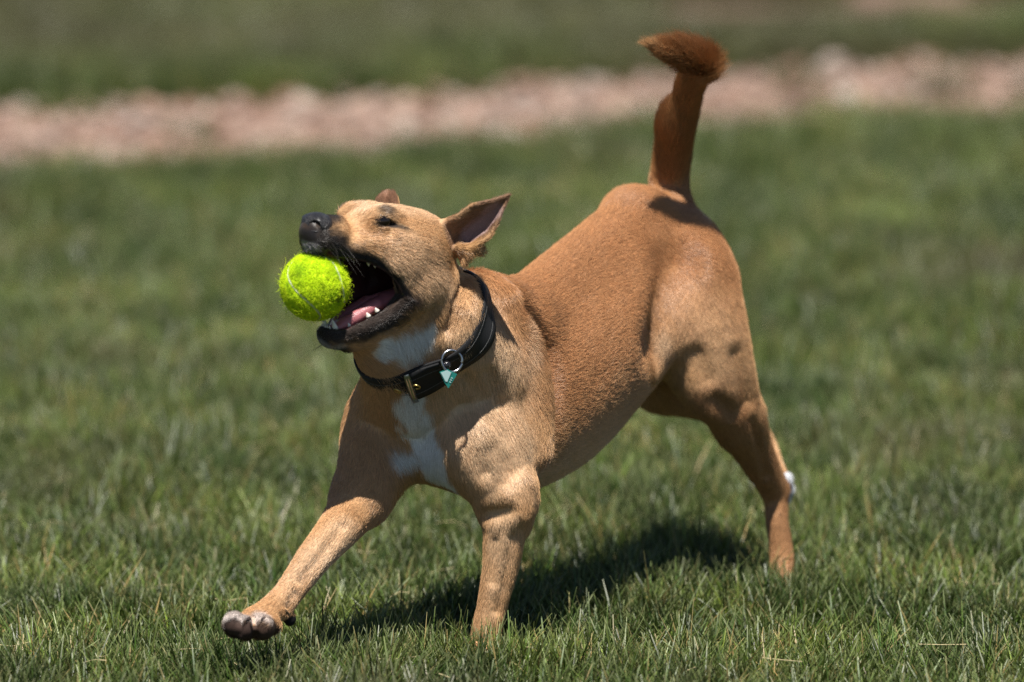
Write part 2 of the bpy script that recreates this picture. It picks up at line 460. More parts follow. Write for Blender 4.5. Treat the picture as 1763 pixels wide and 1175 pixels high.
    def prism(s, poly, frame, half, k=.004, op='s', rnd=0.0):
        """polygon in the frame's first and third axes, extruded along the second"""
        O, M = frame
        V = np.array(poly, f32)
        def fn(P):
            q = ((P - O) @ M.T).astype(f32)
            x = q[:, [0, 2]]
            d = ((x - V[0]) ** 2).sum(1); sg = np.ones(len(x), f32)
            for i in range(len(V)):
                j = i - 1
                e = V[j] - V[i]; w = x - V[i]
                b = w - e * np.clip((w @ e) / float(e @ e), 0, 1)[:, None]
                d = np.minimum(d, (b ** 2).sum(1))
                c1 = x[:, 1] >= V[i][1]; c2 = x[:, 1] < V[j][1]; c3 = e[0] * w[:, 1] > e[1] * w[:, 0]
                fl = (c1 & c2 & c3) | (~c1 & ~c2 & ~c3)
                sg[fl] *= -1
            d2 = sg * np.sqrt(d)
            dy = np.abs(q[:, 1]) - half
            return np.maximum(d2, dy) - rnd
        corners = np.array([O + M.T @ np.array([v[0], y, v[1]]) for v in V for y in (-half, half)])
        s.add(fn, corners.min(0) - rnd, corners.max(0) + rnd, k, op)
    def eval(s, P, band=None):
        P = np.ascontiguousarray(P, f32)
        d = np.full(len(P), 1.0, f32)
        for lo, hi, k, op, fn in s.items:
            if band is not None:
                g = band + k
                m = np.all((P > lo - g) & (P < hi + g), 1)
                idx = np.nonzero(m)[0]
                if len(idx) == 0: continue
                x = fn(P[idx]).astype(f32); y = d[idx]
            else:
                idx = slice(None); x = fn(P).astype(f32); y = d
            if op == 's': x = -x; a, b = -y, -x       # smooth max through smooth min
            else: a, b = y, x
            if k > 0:
                h = np.maximum(k - np.abs(a - b), 0) / k
                r = np.minimum(a, b) - h * h * k * 0.25
            else: r = np.minimum(a, b)
            d[idx] = -r if op == 's' else r
        return d
    def mesh(s, voxel, pad=.012, coarse=4):
        import openvdb
        lo = np.min([i[0] for i in s.items if i[3] == 'u'], 0) - pad
        hi = np.max([i[1] for i in s.items if i[3] == 'u'], 0) + pad
        cv = voxel * coarse
        n = np.ceil((hi - lo) / cv).astype(int) + 1
        gx = np.stack(np.meshgrid(*[np.arange(k) for k in n], indexing='ij'), -1).reshape(-1, 3)
        C = lo + (gx + 0.5) * cv
        dc = s.eval(C.astype(f32), band=cv * 2.2)
        act = np.abs(dc) < cv * 1.7
        sub = np.stack(np.meshgrid(*[np.arange(coarse)] * 3, indexing='ij'), -1).reshape(-1, 3)
        ijk = (gx[act][:, None, :] * coarse + sub[None]).reshape(-1, 3)
        P = (lo + (ijk + 0.5) * voxel).astype(f32)
        d = np.empty(len(P), f32)
        for q in range(0, len(P), 400000): d[q:q + 400000] = s.eval(P[q:q + 400000], band=cv * 2.2)
        A = np.repeat(np.repeat(np.repeat(np.where(dc.reshape(n) < 0, -cv, cv).astype(f32), coarse, 0), coarse, 1), coarse, 2)
        A[ijk[:, 0], ijk[:, 1], ijk[:, 2]] = np.clip(d, -cv, cv)
        g = openvdb.FloatGrid(float(cv))
        g.copyFromArray(A)
        out = g.convertToPolygons(0.0, 0.0)
        v, t3, q4 = out if len(out) == 3 else (out[0], np.zeros((0, 3)), out[1])
        return lo + (np.asarray(v) + 0.5) * voxel, np.asarray(t3), np.asarray(q4)

# the head has a frame of its own: forward along the muzzle, to the dog's left, up
yaw, up_tilt, roll = math.radians(33), math.radians(12), math.radians(0)
HF = np.array([-math.cos(yaw) * math.cos(up_tilt), -math.sin(yaw) * math.cos(up_tilt), math.sin(up_tilt)])
HL = norm([-HF[1], HF[0], 0]); HU = np.cross(HF, HL)
HL, HU = HL * math.cos(roll) + HU * math.sin(roll), HU * math.cos(roll) - HL * math.sin(roll)
HM = np.array([HF, HL, HU])
HO = p(662, 381, -0.118) - HL * 0.024
def h(x, y, z): return HO + HM.T @ np.array([x, y, z])
# the trunk's frame
BH = norm([-0.62, -0.78, 0]); BL = np.array([-BH[1], BH[0], 0])     # heading and left
def R(px): return px / S

dog = Field()
# ---- trunk
dog.chain([(p(768, 730, .03), R(106)), (p(850, 690, .08), R(140)), (p(935, 640, .14), R(152)), (p(1030, 570, .20), R(140)),
           (p(1100, 510, .245), R(126)), (p(1140, 472, .275), R(106))], k=.02, squash=(BL, 0.92))
dog.chain([(p(845, 760, .05), R(92)), (p(900, 735, .10), R(104)), (p(960, 698, .15), R(100)), (p(1030, 625, .20), R(80))], k=.03)   # ribs and belly
dog.ell(p(1152, 450, .29), (R(92), R(100), R(96)), k=.03)                      # croup
dog.cap(p(905, 525, .10), p(1085, 378, .25), R(38), R(44), k=.04)                 # back line
dog.ell(p(1095, 365, .265), (R(40), R(40), R(30)), k=.03)
# ---- neck
dog.chain([(h(-.050, 0, -.030), .034), (p(748, 545, -.058), R(84)), (p(805, 630, -.005), R(106))], k=.025)
dog.cap(p(818, 514, 0.0), p(880, 555, .07), R(48), R(70), k=.03)                  # withers
dog.cap(h(-.018, 0, -.088), p(712, 672, -.035), .026, R(76), k=.025)                # throat
# ---- shoulders and forelegs
dog.chain([(p(862, 545, .03), R(48)), (p(860, 640, .005), R(66)), (p(822, 760, -.035), R(64))], k=.02, squash=(BL, .8))       # shoulder blade near
dog.chain([(p(893, 600, .02), R(34)), (p(897, 700, .0), R(44)), (p(886, 800, -.015), R(40)), (p(880, 860, -.035), R(31))], k=.016)  # triceps
dog.ell(p(852, 772, -.040), (R(48), R(36), R(60)), k=.03)
dog.cap(p(812, 768, -.04), p(868, 852, -.045), R(54), R(48), k=.025)                          # upper arm near
dog.chain([(p(870, 868, -.045), R(46)), (p(868, 920, -.050), R(36)), (p(861, 980, -.052), R(29.5)), (p(848, 1040, -.054), R(25)), (p(840, 1076, -.055), R(25)), (p(834, 1110, -.057), R(25)), (p(826, 1134, -.068), R(24))], k=.012)
dog.ell(p(898, 898, -.035), (R(13), R(18), R(20)), k=.012)                        # point of the elbow
dog.chain([(p(705, 640, -.03), R(60)), (p(660, 720, -.005), R(66)), (p(648, 790, -.022), R(64)), (p(626, 850, -.045), R(50))], k=.022)   # shoulder far
dog.chain([(p(622, 855, -.035), R(49)), (p(590, 902, -.080), R(37)), (p(540, 962, -.118), R(29)), (p(500, 1017, -.140), R(24)), (p(476, 1045, -.152), R(25)), (p(445, 1066, -.165), R(22))], k=.012)
dog.cap(p(690, 758, .0), p(760, 768, -.015), R(48), R(52), k=.03)                 # breast
# ---- hind legs
dog.chain([(p(1196, 500, .25), R(88)), (p(1224, 590, .235), R(75)), (p(1250, 670, .235), R(61)), (p(1272, 730, .25), R(46))], k=.02, squash=(BL, .85))
dog.ell(p(1218, 665, .228), (R(30), R(24), R(40)), k=.03)                          # stifle
dog.chain([(p(1270, 720, .25), R(46)), (p(1300, 785, .27), R(32)), (p(1332, 848, .295), R(22)), (p(1338, 900, .29), R(19.5)), (p(1346, 960, .285), R(20)), (p(1346, 1012, .27), R(22)), (p(1337, 1036, .255), R(22))], k=.012)
dog.cap(p(1305, 745, .268), p(1342, 838, .30), R(10), R(9), k=.012)                # tendon to the heel
dog.ell(p(1344, 842, .302), (R(10), R(12), R(14)), k=.008)
dog.cap(p(1110, 560, .265), p(1190, 640, .245), R(30), R(34), k=.03)               # flank fold
dog.chain([(p(1165, 500, .36), R(80)), (p(1135, 610, .32), R(74)), (p(1140, 652, .32), R(64)), (p(1190, 668, .34), R(48))], k=.016)
dog.chain([(p(1190, 668, .34), R(48)), (p(1265, 715, .37), R(32)), (p(1316, 758, .40), R(17)), (p(1334, 800, .385), R(15)), (p(1346, 835, .37), R(17))], k=.012)
for tx, ty, tY in ((1354, 826, .36), (1357, 842, .365), (1352, 856, .37), (1346, 862, .38)):
    dog.ell(p(tx, ty, tY), (R(11), R(12), R(13)), k=.004)
# ---- tail
dog.chain([(p(1150, 368, .305), R(44)), (p(1153, 310, .31), R(33)), (p(1162, 240, .295), R(31)), (p(1178, 180, .275), R(26)), (p(1192, 138, .255), R(23)), (p(1212, 110, .235), R(22)), (p(1185, 98, .215), R(21)), (p(1152, 87, .195), R(14)), (p(1118, 77, .175), R(4))], k=.014)
dog.ell(p(1152, 216, .283), (R(13), R(13), R(26)), k=.02)
# ---- paws
for tx, ty, tY, r in ((405, 1076, -.185, 21), (424, 1082, -.192, 21), (452, 1081, -.186, 22), (466, 1077, -.172, 17)):
    dog.ell(p(tx, ty, tY), (R(r), R(r * 1.1), R(r)), k=.0022)
dog.ell(p(444, 1070, -.168), (R(32), R(24), R(20)), k=.008)
dog.ell(p(499, 1066, -.148), (R(11), R(11), R(13)), k=.005)                        # heel pad
dog.cap(p(492, 1056, -.156), p(490, 1050, -.162), R(5), R(3), k=.003)              # dewclaw
for i, (tx, tY) in enumerate(((800, -.078), (814, -.088), (832, -.090), (846, -.080))):
    dog.ell(p(tx, 1142, tY), (R(13), R(19), R(13)), k=.004)
for i, (tx, tY) in enumerate(((1312, .235), (1324, .222), (1340, .222), (1352, .234))):
    dog.ell(p(tx, 1044, tY), (R(12), R(18), R(12)), k=.004)
# ---- head
dog.ell(h(-.043, 0, -.0155), (.044, .037, .030), HM, k=.012)
dog.ell(h(-.014, 0, -.006), (.032, .029, .019), HM, k=.012)
for sd in (1, -1):
    dog.ell(h(-.004, sd * .018, .0035), (.014, .010, .0095), HM, k=.010)            # brow
    if sd < 0: dog.ell(h(.007, -.024, .000), (.013, .008, .009), HM, k=.008)
    dog.ell(h(-.004, sd * .0235, -.017), (.019, .008, .008), HM, k=.012)            # cheek bone
    dog.ell(h(-.034, sd * .030, -.034), (.032, .013, .027), HM, k=.014)           # cheek
    dog.cap(h(.050, sd * .0085, -.026), h(.004, sd * .018, -.029), .0115, .012, k=.010)
    dog.chain([(h(-.052, sd * .027, -.052), .017), (h(-.024, sd * .0240, -.082), .0105), (h(.002, sd * .0160, -.1015), .0088), (h(.020, sd * .007, -.1125), .0082)], k=.012)   # jaw branch
dog.cap(h(.0, 0, -.020), h(.052, 0, -.0235), .020, .0155, k=.012)
dog.cap(h(.004, 0, -.0155), h(.058, 0, -.0165), .012, .0108, k=.010)
dog.ell(h(.018, 0, -.111), (.012, .010, .008), HM, k=.008)
dog.ell(h(-.016, 0, -.100), (.030, .019, .012), [HM[0] * .75 - HM[2] * .66, HM[1], HM[2] * .75 + HM[0] * .66], k=.014)   # skin under the jaw
dog.ell(h(.004, -.019, -.064), (.022, .005, .030), HM, k=.008)                    # far cheek skin
# mouth
RIM = [(.060, .003, -.0375), (.052, .011, -.0375), (.036, .0165, -.037), (.010, .022, -.0365), (-.016, .0285, -.046), (-.031, .031, -.064), (-.019, .0280, -.084), (.003, .0185, -.1005), (.021, .010, -.1075), (.029, .003, -.109)]
HFR = (HO, HM)
dog.prism([(-.029, -.063), (-.019, -.046), (.010, -.035), (.060, -.038), (.10, -.04), (.10, -.12), (.030, -.106), (.004, -.096), (-.018, -.081)], (HO + HL * .03, HM), .03, k=.004)
dog.prism([(.012, -.066), (.022, -.048), (.040, -.037), (.060, -.038), (.10, -.04), (.10, -.12), (.034, -.102), (.024, -.094), (.016, -.080)], (HO - HL * .03, HM), .034, k=.004)
dog.prism([(-.054, -.058), (-.02, -.040), (.045, -.035), (.055, -.05), (.022, -.107), (.004, -.103), (-.03, -.084)], HFR, .0145, k=.006, rnd=.002)
for sd in (1, -1):
    rim = RIM
    dog.chain([(h(a, sd * b, c), .0034) for a, b, c in rim], k=.004)
# eye openings
for sd in (1, -1):
    dog.ell(h(.000, sd * .0295, -.0002), (.0092, .009, .0026), [HM[0] * .985 + HM[2] * .17, HM[1], HM[2] * .985 - HM[0] * .17], k=.003, op='s')
# near ear: a bent flap opening to the side
E0 = -.083
ear = [[p(764, 386, E0 + .005), p(776, 412, E0 + .015), p(790, 432, E0 + .012), p(800, 445, E0)],
       [p(788, 373, E0 - .004), p(806, 392, E0 + .016), p(815, 411, E0 + .012), p(820, 424, E0 - .010)],
       [p(812, 354, E0 - .008), p(830, 372, E0 + .012), p(838, 392, E0 + .008), p(844, 407, E0 - .012)],
       [p(846, 346, E0 - .008), p(853, 357, E0 + .004), p(855, 369, E0 + .003), p(857, 382, E0 - .009)],
       [p(876, 336, E0 - .004), p(876, 338, E0 - .003), p(875, 340, E0 - .003), p(874, 342, E0 - .003)]]
dog.sheet(ear, [[.004] * 4, [.0024] * 4, [.0018] * 4, [.0016] * 4, [.0012] * 4], k=.006)
dog.cap(p(790, 428, E0), p(818, 430, E0 - .004), .005, .0042, k=.005)
dog.ell(p(826, 430, E0 - .004), (R(7), R(8), R(9)), k=.004)
# far ear, folded over
dog.sheet([[p(650, 370, -.026), p(662, 368, -.037), p(684, 370, -.022)], [p(651, 344, -.026), p(663, 340, -.037), p(682, 344, -.020)], [p(659, 333, -.028), p(667, 331, -.033), p(677, 333, -.024)]],
          [[.004] * 3, [.0025] * 3, [.0016] * 3], k=.004)


def surf(pts):
    """points of the dog's surface seen at the given photograph pixels"""
    d = np.array([FWD + np.array([(x - 881.5) / F_PX, 0, 0]) + UPV * ((587.5 - y) / F_PX) for x, y in pts])
    d /= np.linalg.norm(d, axis=1)[:, None]
    t_ = np.full(len(pts), 7.4)
    for _ in range(70): t_ = np.minimum(t_ + dog.eval((CAM + d * t_[:, None]).astype(f32)) * .85, 9.0)
    P = CAM + d * t_[:, None]
    assert t_.max() < 8.99, [q for q, w in zip(pts, t_) if w > 8.9]
    return P, d
CARVE = []
def groove(pts, r, depth, k=.012): CARVE.append((pts, r, depth, k, 's'))
def ridge(pts, r, proud, k=.014): CARVE.append((pts, r, proud, k, 'u'))
ridge([(868, 520), (905, 590), (922, 680), (924, 770)], .013, .0035, .016)                       # hind edge of the shoulder blade
groove([(905, 530), (942, 610), (950, 700), (946, 790)], .010, .0030, .016)
groove([(796, 468), (790, 515), (776, 560)], .006, .0050, .010); ridge([(812, 490), (806, 540), (790, 590)], .008, .0020, .012)                                       # ruff behind the cheek
groove([(802, 650), (835, 690), (862, 745)], .006, .0012); groove([(800, 700), (812, 760), (832, 812)], .005, .0012); groove([(842, 640), (868, 690)], .005, .0012); groove([(855, 770), (885, 815)], .005, .0012)
groove([(872, 700), (880, 770), (872, 825)], .006, .0007)
ridge([(900, 830), (895, 880)], .006, .0015)
groove([(836, 884), (872, 880)], .004, .0015); groove([(884, 925), (874, 985), (858, 1050)], .004, .0016, .006); groove([(850, 930), (848, 1000)], .004, .001, .006)
groove([(1172, 450), (1164, 500), (1152, 550), (1138, 592)], .014, .0078, .032)                                # flank crease
groove([(1232, 690), (1262, 712)], .006, .0009); groove([(1272, 610), (1284, 650), (1292, 690)], .007, .0010)
groove([(1296, 720), (1312, 780), (1322, 820)], .004, .0018, .006)
groove([(1200, 610), (1215, 650)], .007, .0008)
groove([(592, 905), (556, 955), (520, 1000)], .004, .0018, .007); groove([(512, 1020), (500, 1042)], .004, .0015, .006)
groove([(622, 385), (640, 400), (668, 402)], .004, .0014, .006)
groove([(604, 372), (614, 392), (608, 412)], .005, .0012, .008)
groove([(437, 1062), (438, 1080), (440, 1096)], .0030, .0035, .004); groove([(415, 1062), (414, 1080), (412, 1094)], .0025, .0018, .003)

_all = [q for c_ in CARVE for q in c_[0]]
_P, _d = surf(_all); _i = 0
for pts, r, amt, k, op in CARVE:
    P, d = _P[_i:_i + len(pts)], _d[_i:_i + len(pts)]; _i += len(pts)
    sg = -1 if op == 's' else 1
    dog.chain([(q + sg * e * (r - amt), r) for q, e in zip(P, d)], k=k, op=op, sub=2)

bv, bt, bq = dog.mesh(DEV.get("voxel", .0016))
bq = bq.astype(np.int64)
if DEV.get("cut"): pass

# ---- coat colour, hair length and lie of the hair, as patches placed on the body
def vnoise(P, scale, seed=0):
    """smooth value noise in 0..1"""
    Q = np.asarray(P, float) * scale + 91.7
    I = np.floor(Q).astype(np.int64); f = Q - I; f = f * f * (3 - 2 * f)
    def hsh(i, j, k):
        n = (i * 374761393 + j * 668265263 + k * 2147483647 + seed * 974634777) & 0xffffffff
        n = ((n ^ (n >> 13)) * 1274126177) & 0xffffffff
        n = ((n ^ (n >> 16)) * 2246822519) & 0xffffffff
        return ((n ^ (n >> 15)) & 0xffff) / 65535.0
    r = 0
    for a in (0, 1):
        for b in (0, 1):
            for c in (0, 1):
                w = (f[:, 0] if a else 1 - f[:, 0]) * (f[:, 1] if b else 1 - f[:, 1]) * (f[:, 2] if c else 1 - f[:, 2])
                r = r + w * hsh(I[:, 0] + a, I[:, 1] + b, I[:, 2] + c)
    return r
def fbm(P, scale, seed=0):
    return (vnoise(P, scale, seed) * 4 + vnoise(P, scale * 2.1, seed + 1) * 2 + vnoise(P, scale * 4.3, seed + 2)) / 7
def sstep(x, a, b):
    t = np.clip((x - a) / (b - a), 0, 1); return t * t * (3 - 2 * t)
def seg_dist(P, pts):
    best = np.full(len(P), 9.0)
    pts = [np.array(q, float) for q in pts]
    if len(pts) == 1: return np.linalg.norm(P - pts[0], axis=1)
    for a, b in zip(pts[:-1], pts[1:]):
        ba = b - a; t = np.clip((P - a) @ ba / (ba @ ba), 0, 1)
        best = np.minimum(best, np.linalg.norm(P - a - t[:, None] * ba, axis=1))
    return best
def patch(P, pts, r, soft, wob=.3, seed=3, scale=90):
    """1 inside radius r of the polyline, fading over soft, with a wandering edge"""
    reach = r * (1 + wob) + soft
    q = np.array(pts, float); out = np.zeros(len(P))
    i = np.nonzero(np.all((P > q.min(0) - reach) & (P < q.max(0) + reach), 1))[0]
    if len(i) == 0: return out
    d = seg_dist(P[i], pts)
    g = d < reach; i, d = i[g], d[g]
    if wob: d = d + (fbm(P[i], scale, seed) - .5) * r * wob * 2
    out[i] = 1 - sstep(d, r - soft * .5, r + soft * .5)
    return out
TAN, RED, PALE, WHITE, BLACK = (np.array(c) for c in ((.58, .340, .165), (.475, .230, .098), (.78, .57, .37), (.90, .89, .87), (.016, .014, .014)))
def coat(P):
    P = np.asarray(P, float)
    c = np.tile(TAN, (len(P), 1))
    def mix(m, col, amt=1.0):
        nonlocal c
        c = c + (np.array(col) - c) * (m * amt)[:, None]
    mix(patch(P, [p(870, 470, .05), p(1000, 400, .20), p(1100, 340, .28), p(1180, 420, .27)], .085, .09), RED, .95)
    mix(patch(P, [p(960, 600, .05), p(1090, 480, .17)], .075, .07), RED, .9)
    mix(patch(P, [p(820, 640, -.07), p(860, 760, -.09)], .055, .05), PALE, .65)
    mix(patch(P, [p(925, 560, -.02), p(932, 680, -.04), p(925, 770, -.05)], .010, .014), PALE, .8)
    mix(patch(P, [p(1000, 790, .14), p(880, 850, .05)], .05, .05), PALE, .35)
    mix(patch(P, [p(1225, 560, .16), p(1250, 660, .16)], .05, .06), PALE, .30)
    mix(patch(P, [p(1138, 592, .19), p(1146, 580, .18)], .010, .016), (.70, .50, .32), .55)
    mix(patch(P, [p(590, 930, -.10), p(560, 980, -.12)], .02, .02), PALE, .6)      # inner forearm
    mix(patch(P, [p(1240, 720, .2), p(1330, 860, .27), p(1345, 980, .26)], .035, .03), (.34, .15, .06), .6)
    # tail
    mix(patch(P, [p(1155, 300, .3), p(1180, 180, .27), p(1213, 107, .235), p(1160, 86, .2)], .035, .02), (.37, .170, .062), .85)
    mix(patch(P, [p(1125, 74, .18), p(1105, 68, .17)], .010, .014), (.50, .30, .14), .8)
    # head
    d = (P - HO) @ HM.T
    mix(patch(P, [h(-.05, .0, .02), h(0, .0, .016)], .024, .02), PALE, .6)
    mix(patch(P, [p(870, 920, -.08), p(845, 1060, -.09)], .022, .02), PALE, .5)
    mix(patch(P, [p(560, 930, -.13), p(510, 1000, -.16)], .018, .02), PALE, .5)
    mix(patch(P, [h(-.02, .034, -.03), h(-.05, .04, -.045)], .022, .02, .5), PALE, .5)
    for sd in (1, -1):
        soot = patch(P, [h(-.045, sd * .038, -.035), h(-.058, sd * .036, -.06), h(-.03, sd * .034, -.06)], .020, .02, .8, 5, 160)
        mix(soot * sstep(fbm(P, 260, 9), .42, .62), (.20, .125, .07), .35)
        mix(patch(P, [h(-.001, sd * .024, .010), h(.003, sd * .022, .010)], .0050, .006), (.05, .03, .02), .8)
        mix(patch(P, [h(.017, -.029, .004)], .005, .004), BLACK, .9)                       # brow spot
        mix(patch(P, [h(.014, sd * .024, -.003), h(0, sd * .028, -.001), h(-.018, sd * .0285, -.005)], .0040, .0022), BLACK, .97)   # rims
        mix(patch(P, [h(-.014, sd * .03, -.004), h(-.026, sd * .033, -.009)], .003, .004), (.07, .045, .03), .6)
        mix(patch(P, [h(.060, sd * .012, -.024), h(.046, sd * .016, -.027)], .0135, .011, .35, 4, 200), BLACK, .97)
        mix(patch(P, [h(.046, sd * .016, -.028), h(.022, sd * .022, -.034), h(-.002, sd * .026, -.040)], .0065, .011, .5, 4, 200), BLACK, .97)
        rim = [h(a, sd * b, e) for a, b, e in RIM]
        mix(patch(P, rim[:6], .0075, .006, .3, 6, 200), BLACK, 1)
        mix(patch(P, rim[5:], .0112, .007, .4, 6, 200), BLACK, 1)
        mix(patch(P, rim[5:], .0135, .012, .5, 6, 200), (.06, .04, .03), .6)
        mix(patch(P, [h(.045, sd * .004, -.005), h(.062, sd * .006, -.008)], .011, .012), (.03, .026, .026), .9)
    mix(patch(P, [h(.022, 0, -.112), h(.012, 0, -.116)], .012, .008), BLACK, 1)
    mix(patch(P, [h(.062, 0, -.030), h(.055, 0, -.034)], .014, .006), BLACK, 1)
    mix(patch(P, [h(.026, 0, -.119), h(.016, .010, -.119)], .005, .006), (.45, .44, .44), .6)
    mix(sstep(d[:, 0], .060, .066) * (np.abs(d[:, 1]) < .03), BLACK, .9)
    mix(patch(P, [h(.066, .0, -.033), h(.062, .012, -.034)], .004, .005), (.4, .38, .38), .55)
    # white throat, breast stripe and toes
    mix(patch(P, [p(668, 604, -.115), p(705, 598, -.11), p(732, 580, -.11), p(714, 612, -.11), p(692, 630, -.11)], .0130, .006, .5, 7), WHITE, .95)
    mix(patch(P, [p(706, 660, -.07), p(718, 720, -.06), p(738, 790, -.05), p(757, 824, -.045)], .0165, .006, .7, 8), WHITE, .97)
    mix(patch(P, [p(690, 785, -.05), p(655, 783, -.04)], .009, .008, .45, 8), WHITE, .85)
    mix(patch(P, [p(404, 1053, -.186), p(440, 1052, -.188), p(462, 1056, -.186)], .0115, .006, .5, 8), (.62, .54, .49), .9)
    mix(patch(P, [p(1360, 815, .355), p(1366, 850, .36)], .012, .006, .3, 8), (.70, .72, .76), .95)
    mix(patch(P, [p(1356, 846, .35), p(1362, 852, .35)], .0045, .004, .3, 8), (.05, .04, .05), .9)
    # ears
    mix(patch(P, [p(795, 400, E0), p(830, 375, E0), p(872, 338, E0)], .018, .006, .1), (.20, .115, .075), .8)
    mix(patch(P, [p(812, 408, E0 + .008), p(838, 385, E0 + .006), p(850, 365, E0)], .0105, .006, .2), (.42, .29, .27), .95)
    mix(patch(P, [p(795, 420, E0 - .008), p(820, 428, E0 - .008)], .008, .008), (.50, .28, .12), .9)
    mix(patch(P, [p(770, 392, E0 - .01), p(800, 372, E0 - .01)], .006, .008), (.50, .32, .17), .8)
    mix(patch(P, [p(666, 340, -.032)], .016, .006), (.26, .135, .085), .9)
    # pads
    mix(patch(P, [p(400, 1087, -.198), p(424, 1093, -.204), p(452, 1093, -.200), p(466, 1090, -.180)], .0118, .004, .3), (.042, .024, .018), .97)
    mix(patch(P, [p(500, 1070, -.150)], .007, .003, .2), (.012, .011, .012), 1)
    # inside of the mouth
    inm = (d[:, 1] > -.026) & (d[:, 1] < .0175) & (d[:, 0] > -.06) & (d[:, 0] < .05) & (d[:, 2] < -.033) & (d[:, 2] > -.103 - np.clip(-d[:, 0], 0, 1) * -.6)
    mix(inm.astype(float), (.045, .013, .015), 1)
    v = fbm(P, 45, 21); c = c * (0.93 + .14 * v)[:, None]
    return c
def bare(P, wet=False):
    """1 where no hair grows"""
    d = (P - HO) @ HM.T
    b = (np.abs(d[:, 1]) < .0175) & (d[:, 0] > -.06) & (d[:, 0] < .055) & (d[:, 2] < -.031) & (d[:, 2] > -.105)
    b |= (d[:, 0] > .0635) & (np.abs(d[:, 1]) < .03) & (d[:, 2] > -.03)
    for sd in (1, -1):
        if not wet: b |= seg_dist(P, [h(.012, sd * .026, -.001), h(0, sd * .0285, -.0005), h(-.012, sd * .028, -.003)]) < .0042
        rim = [h(a, sd * bb, e) for a, bb, e in RIM]
        b |= seg_dist(P, rim) < .0037
        if not wet: b |= seg_dist(P, rim[5:]) < .0036
    if wet: return b
    b |= patch(P, [p(400, 1087, -.198), p(424, 1093, -.204), p(452, 1093, -.200), p(466, 1090, -.180)], .0100, .002, .3) > .5
    b |= patch(P, [p(500, 1070, -.150)], .008, .003, .2) > .5
    return b
FLOW = []
def flow(pts, length):
    for a, b in zip(pts[:-1], pts[1:]): FLOW.append((np.array(a, float), np.array(b, float), length))
flow([h(.07, 0, -.02), h(.02, 0, -.01)], .0036)
for sd in (1, -1):
    flow([h(.06, sd * .015, -.025), h(.01, sd * .022, -.025)], .0042)
    flow([h(.01, sd * .024, -.012), h(-.03, sd * .034, -.015), h(-.07, sd * .035, -.03)], .0058)
    flow([h(0, sd * .026, -.03), h(-.035, sd * .036, -.045), h(-.062, sd * .034, -.075)], .0085)
    flow([h(.02, sd * .01, -.115), h(-.03, sd * .025, -.09)], .0022)
    flow([h(.012, sd * .016, -.104), h(-.02, sd * .03, -.082)], .0034)
flow([h(.01, 0, .01), h(-.05, 0, .012), h(-.085, 0, -.02)], .0055)
flow([h(.01, 0, -.118), h(-.02, 0, -.11), p(700, 640, -.10)], .0075)
flow([p(690, 560, -.12), p(705, 640, -.10), p(720, 760, -.06), p(760, 830, -.03)], .0105)
flow([p(790, 470, -.085), p(770, 580, -.10), p(790, 680, -.08), p(830, 790, -.09)], .0095)
flow([p(830, 470, .0), p(845, 560, -.03), p(880, 640, -.05), p(915, 760, -.05)], .0100)
flow([p(850, 470, .05), p(950, 430, .15), p(1060, 340, .25), p(1130, 335, .29)], .0085)
flow([p(910, 560, .0), p(1000, 520, .08), p(1100, 450, .16), p(1180, 430, .2)], .0062)
flow([p(930, 700, .0), p(1010, 680, .08), p(1080, 600, .16)], .0062)
flow([p(940, 820, .02), p(1020, 760, .12), p(1090, 670, .2)], .0062)
flow([p(900, 600, 0), p(930, 700, 0), p(925, 800, -.03)], .0100)
flow([p(640, 660, -.02), p(605, 760, 0.0), p(590, 840, -.05)], .0065)
flow([p(600, 860, -.08), p(530, 960, -.14), p(470, 1040, -.17)], .0050)
flow([p(470, 1040, -.17), p(400, 1070, -.2)], .0045)
flow([p(830, 800, -.09), p(870, 900, -.09), p(850, 1050, -.1)], .0050)
flow([p(850, 1050, -.1), p(830, 1140, -.1)], .0055)
flow([p(905, 780, -.04), p(905, 900, -.05)], .0080)
flow([p(1160, 400, .2), p(1200, 480, .17), p(1240, 600, .16), p(1270, 720, .2)], .0062)
flow([p(1200, 400, .33), p(1270, 500, .3), p(1300, 640, .27)], .0070)
flow([p(1160, 500, .2), p(1150, 600, .18)], .0080)
flow([p(1260, 720, .2), p(1330, 850, .26)], .0055)
flow([p(1335, 850, .26), p(1345, 1040, .24)], .0050)
flow([p(1100, 560, .33), p(1140, 660, .28), p(1300, 750, .38)], .0050)
flow([p(1330, 760, .4), p(1355, 850, .37)], .0035)
flow([p(1150, 350, .29), p(1158, 280, .3), p(1165, 230, .285)], .0105)
flow([p(1165, 230, .285), p(1172, 190, .27), p(1190, 140, .255)], .0125)
flow([p(1200, 135, .245), p(1236, 104, .235)], .0150)
flow([p(1218, 98, .23), p(1208, 72, .215)], .0180)
flow([p(1192, 92, .21), p(1172, 60, .19)], .0180)
flow([p(1165, 110, .2), p(1130, 95, .18)], .0100)
flow([p(1150, 80, .185), p(1105, 62, .17)], .0125)
flow([p(775, 405, E0), p(830, 375, E0), p(874, 338, E0)], .0036)
flow([p(668, 370, -.035), p(668, 328, -.035)], .0030)
def lie(P):
    W = np.zeros(len(P)); D = np.zeros((len(P), 3)); L = np.zeros(len(P))
    for a, b, ln in FLOW:
        ba = b - a; l = np.linalg.norm(ba)
        t = np.clip((P - a) @ ba / (l * l), 0, 1)
        r2 = ((P - a - t[:, None] * ba) ** 2).sum(1) + 4e-5
        w = 1 / r2 ** 2
        W += w; D += w[:, None] * (ba / l); L += w * ln
    return D / np.linalg.norm(D, axis=1, keepdims=True), L / W

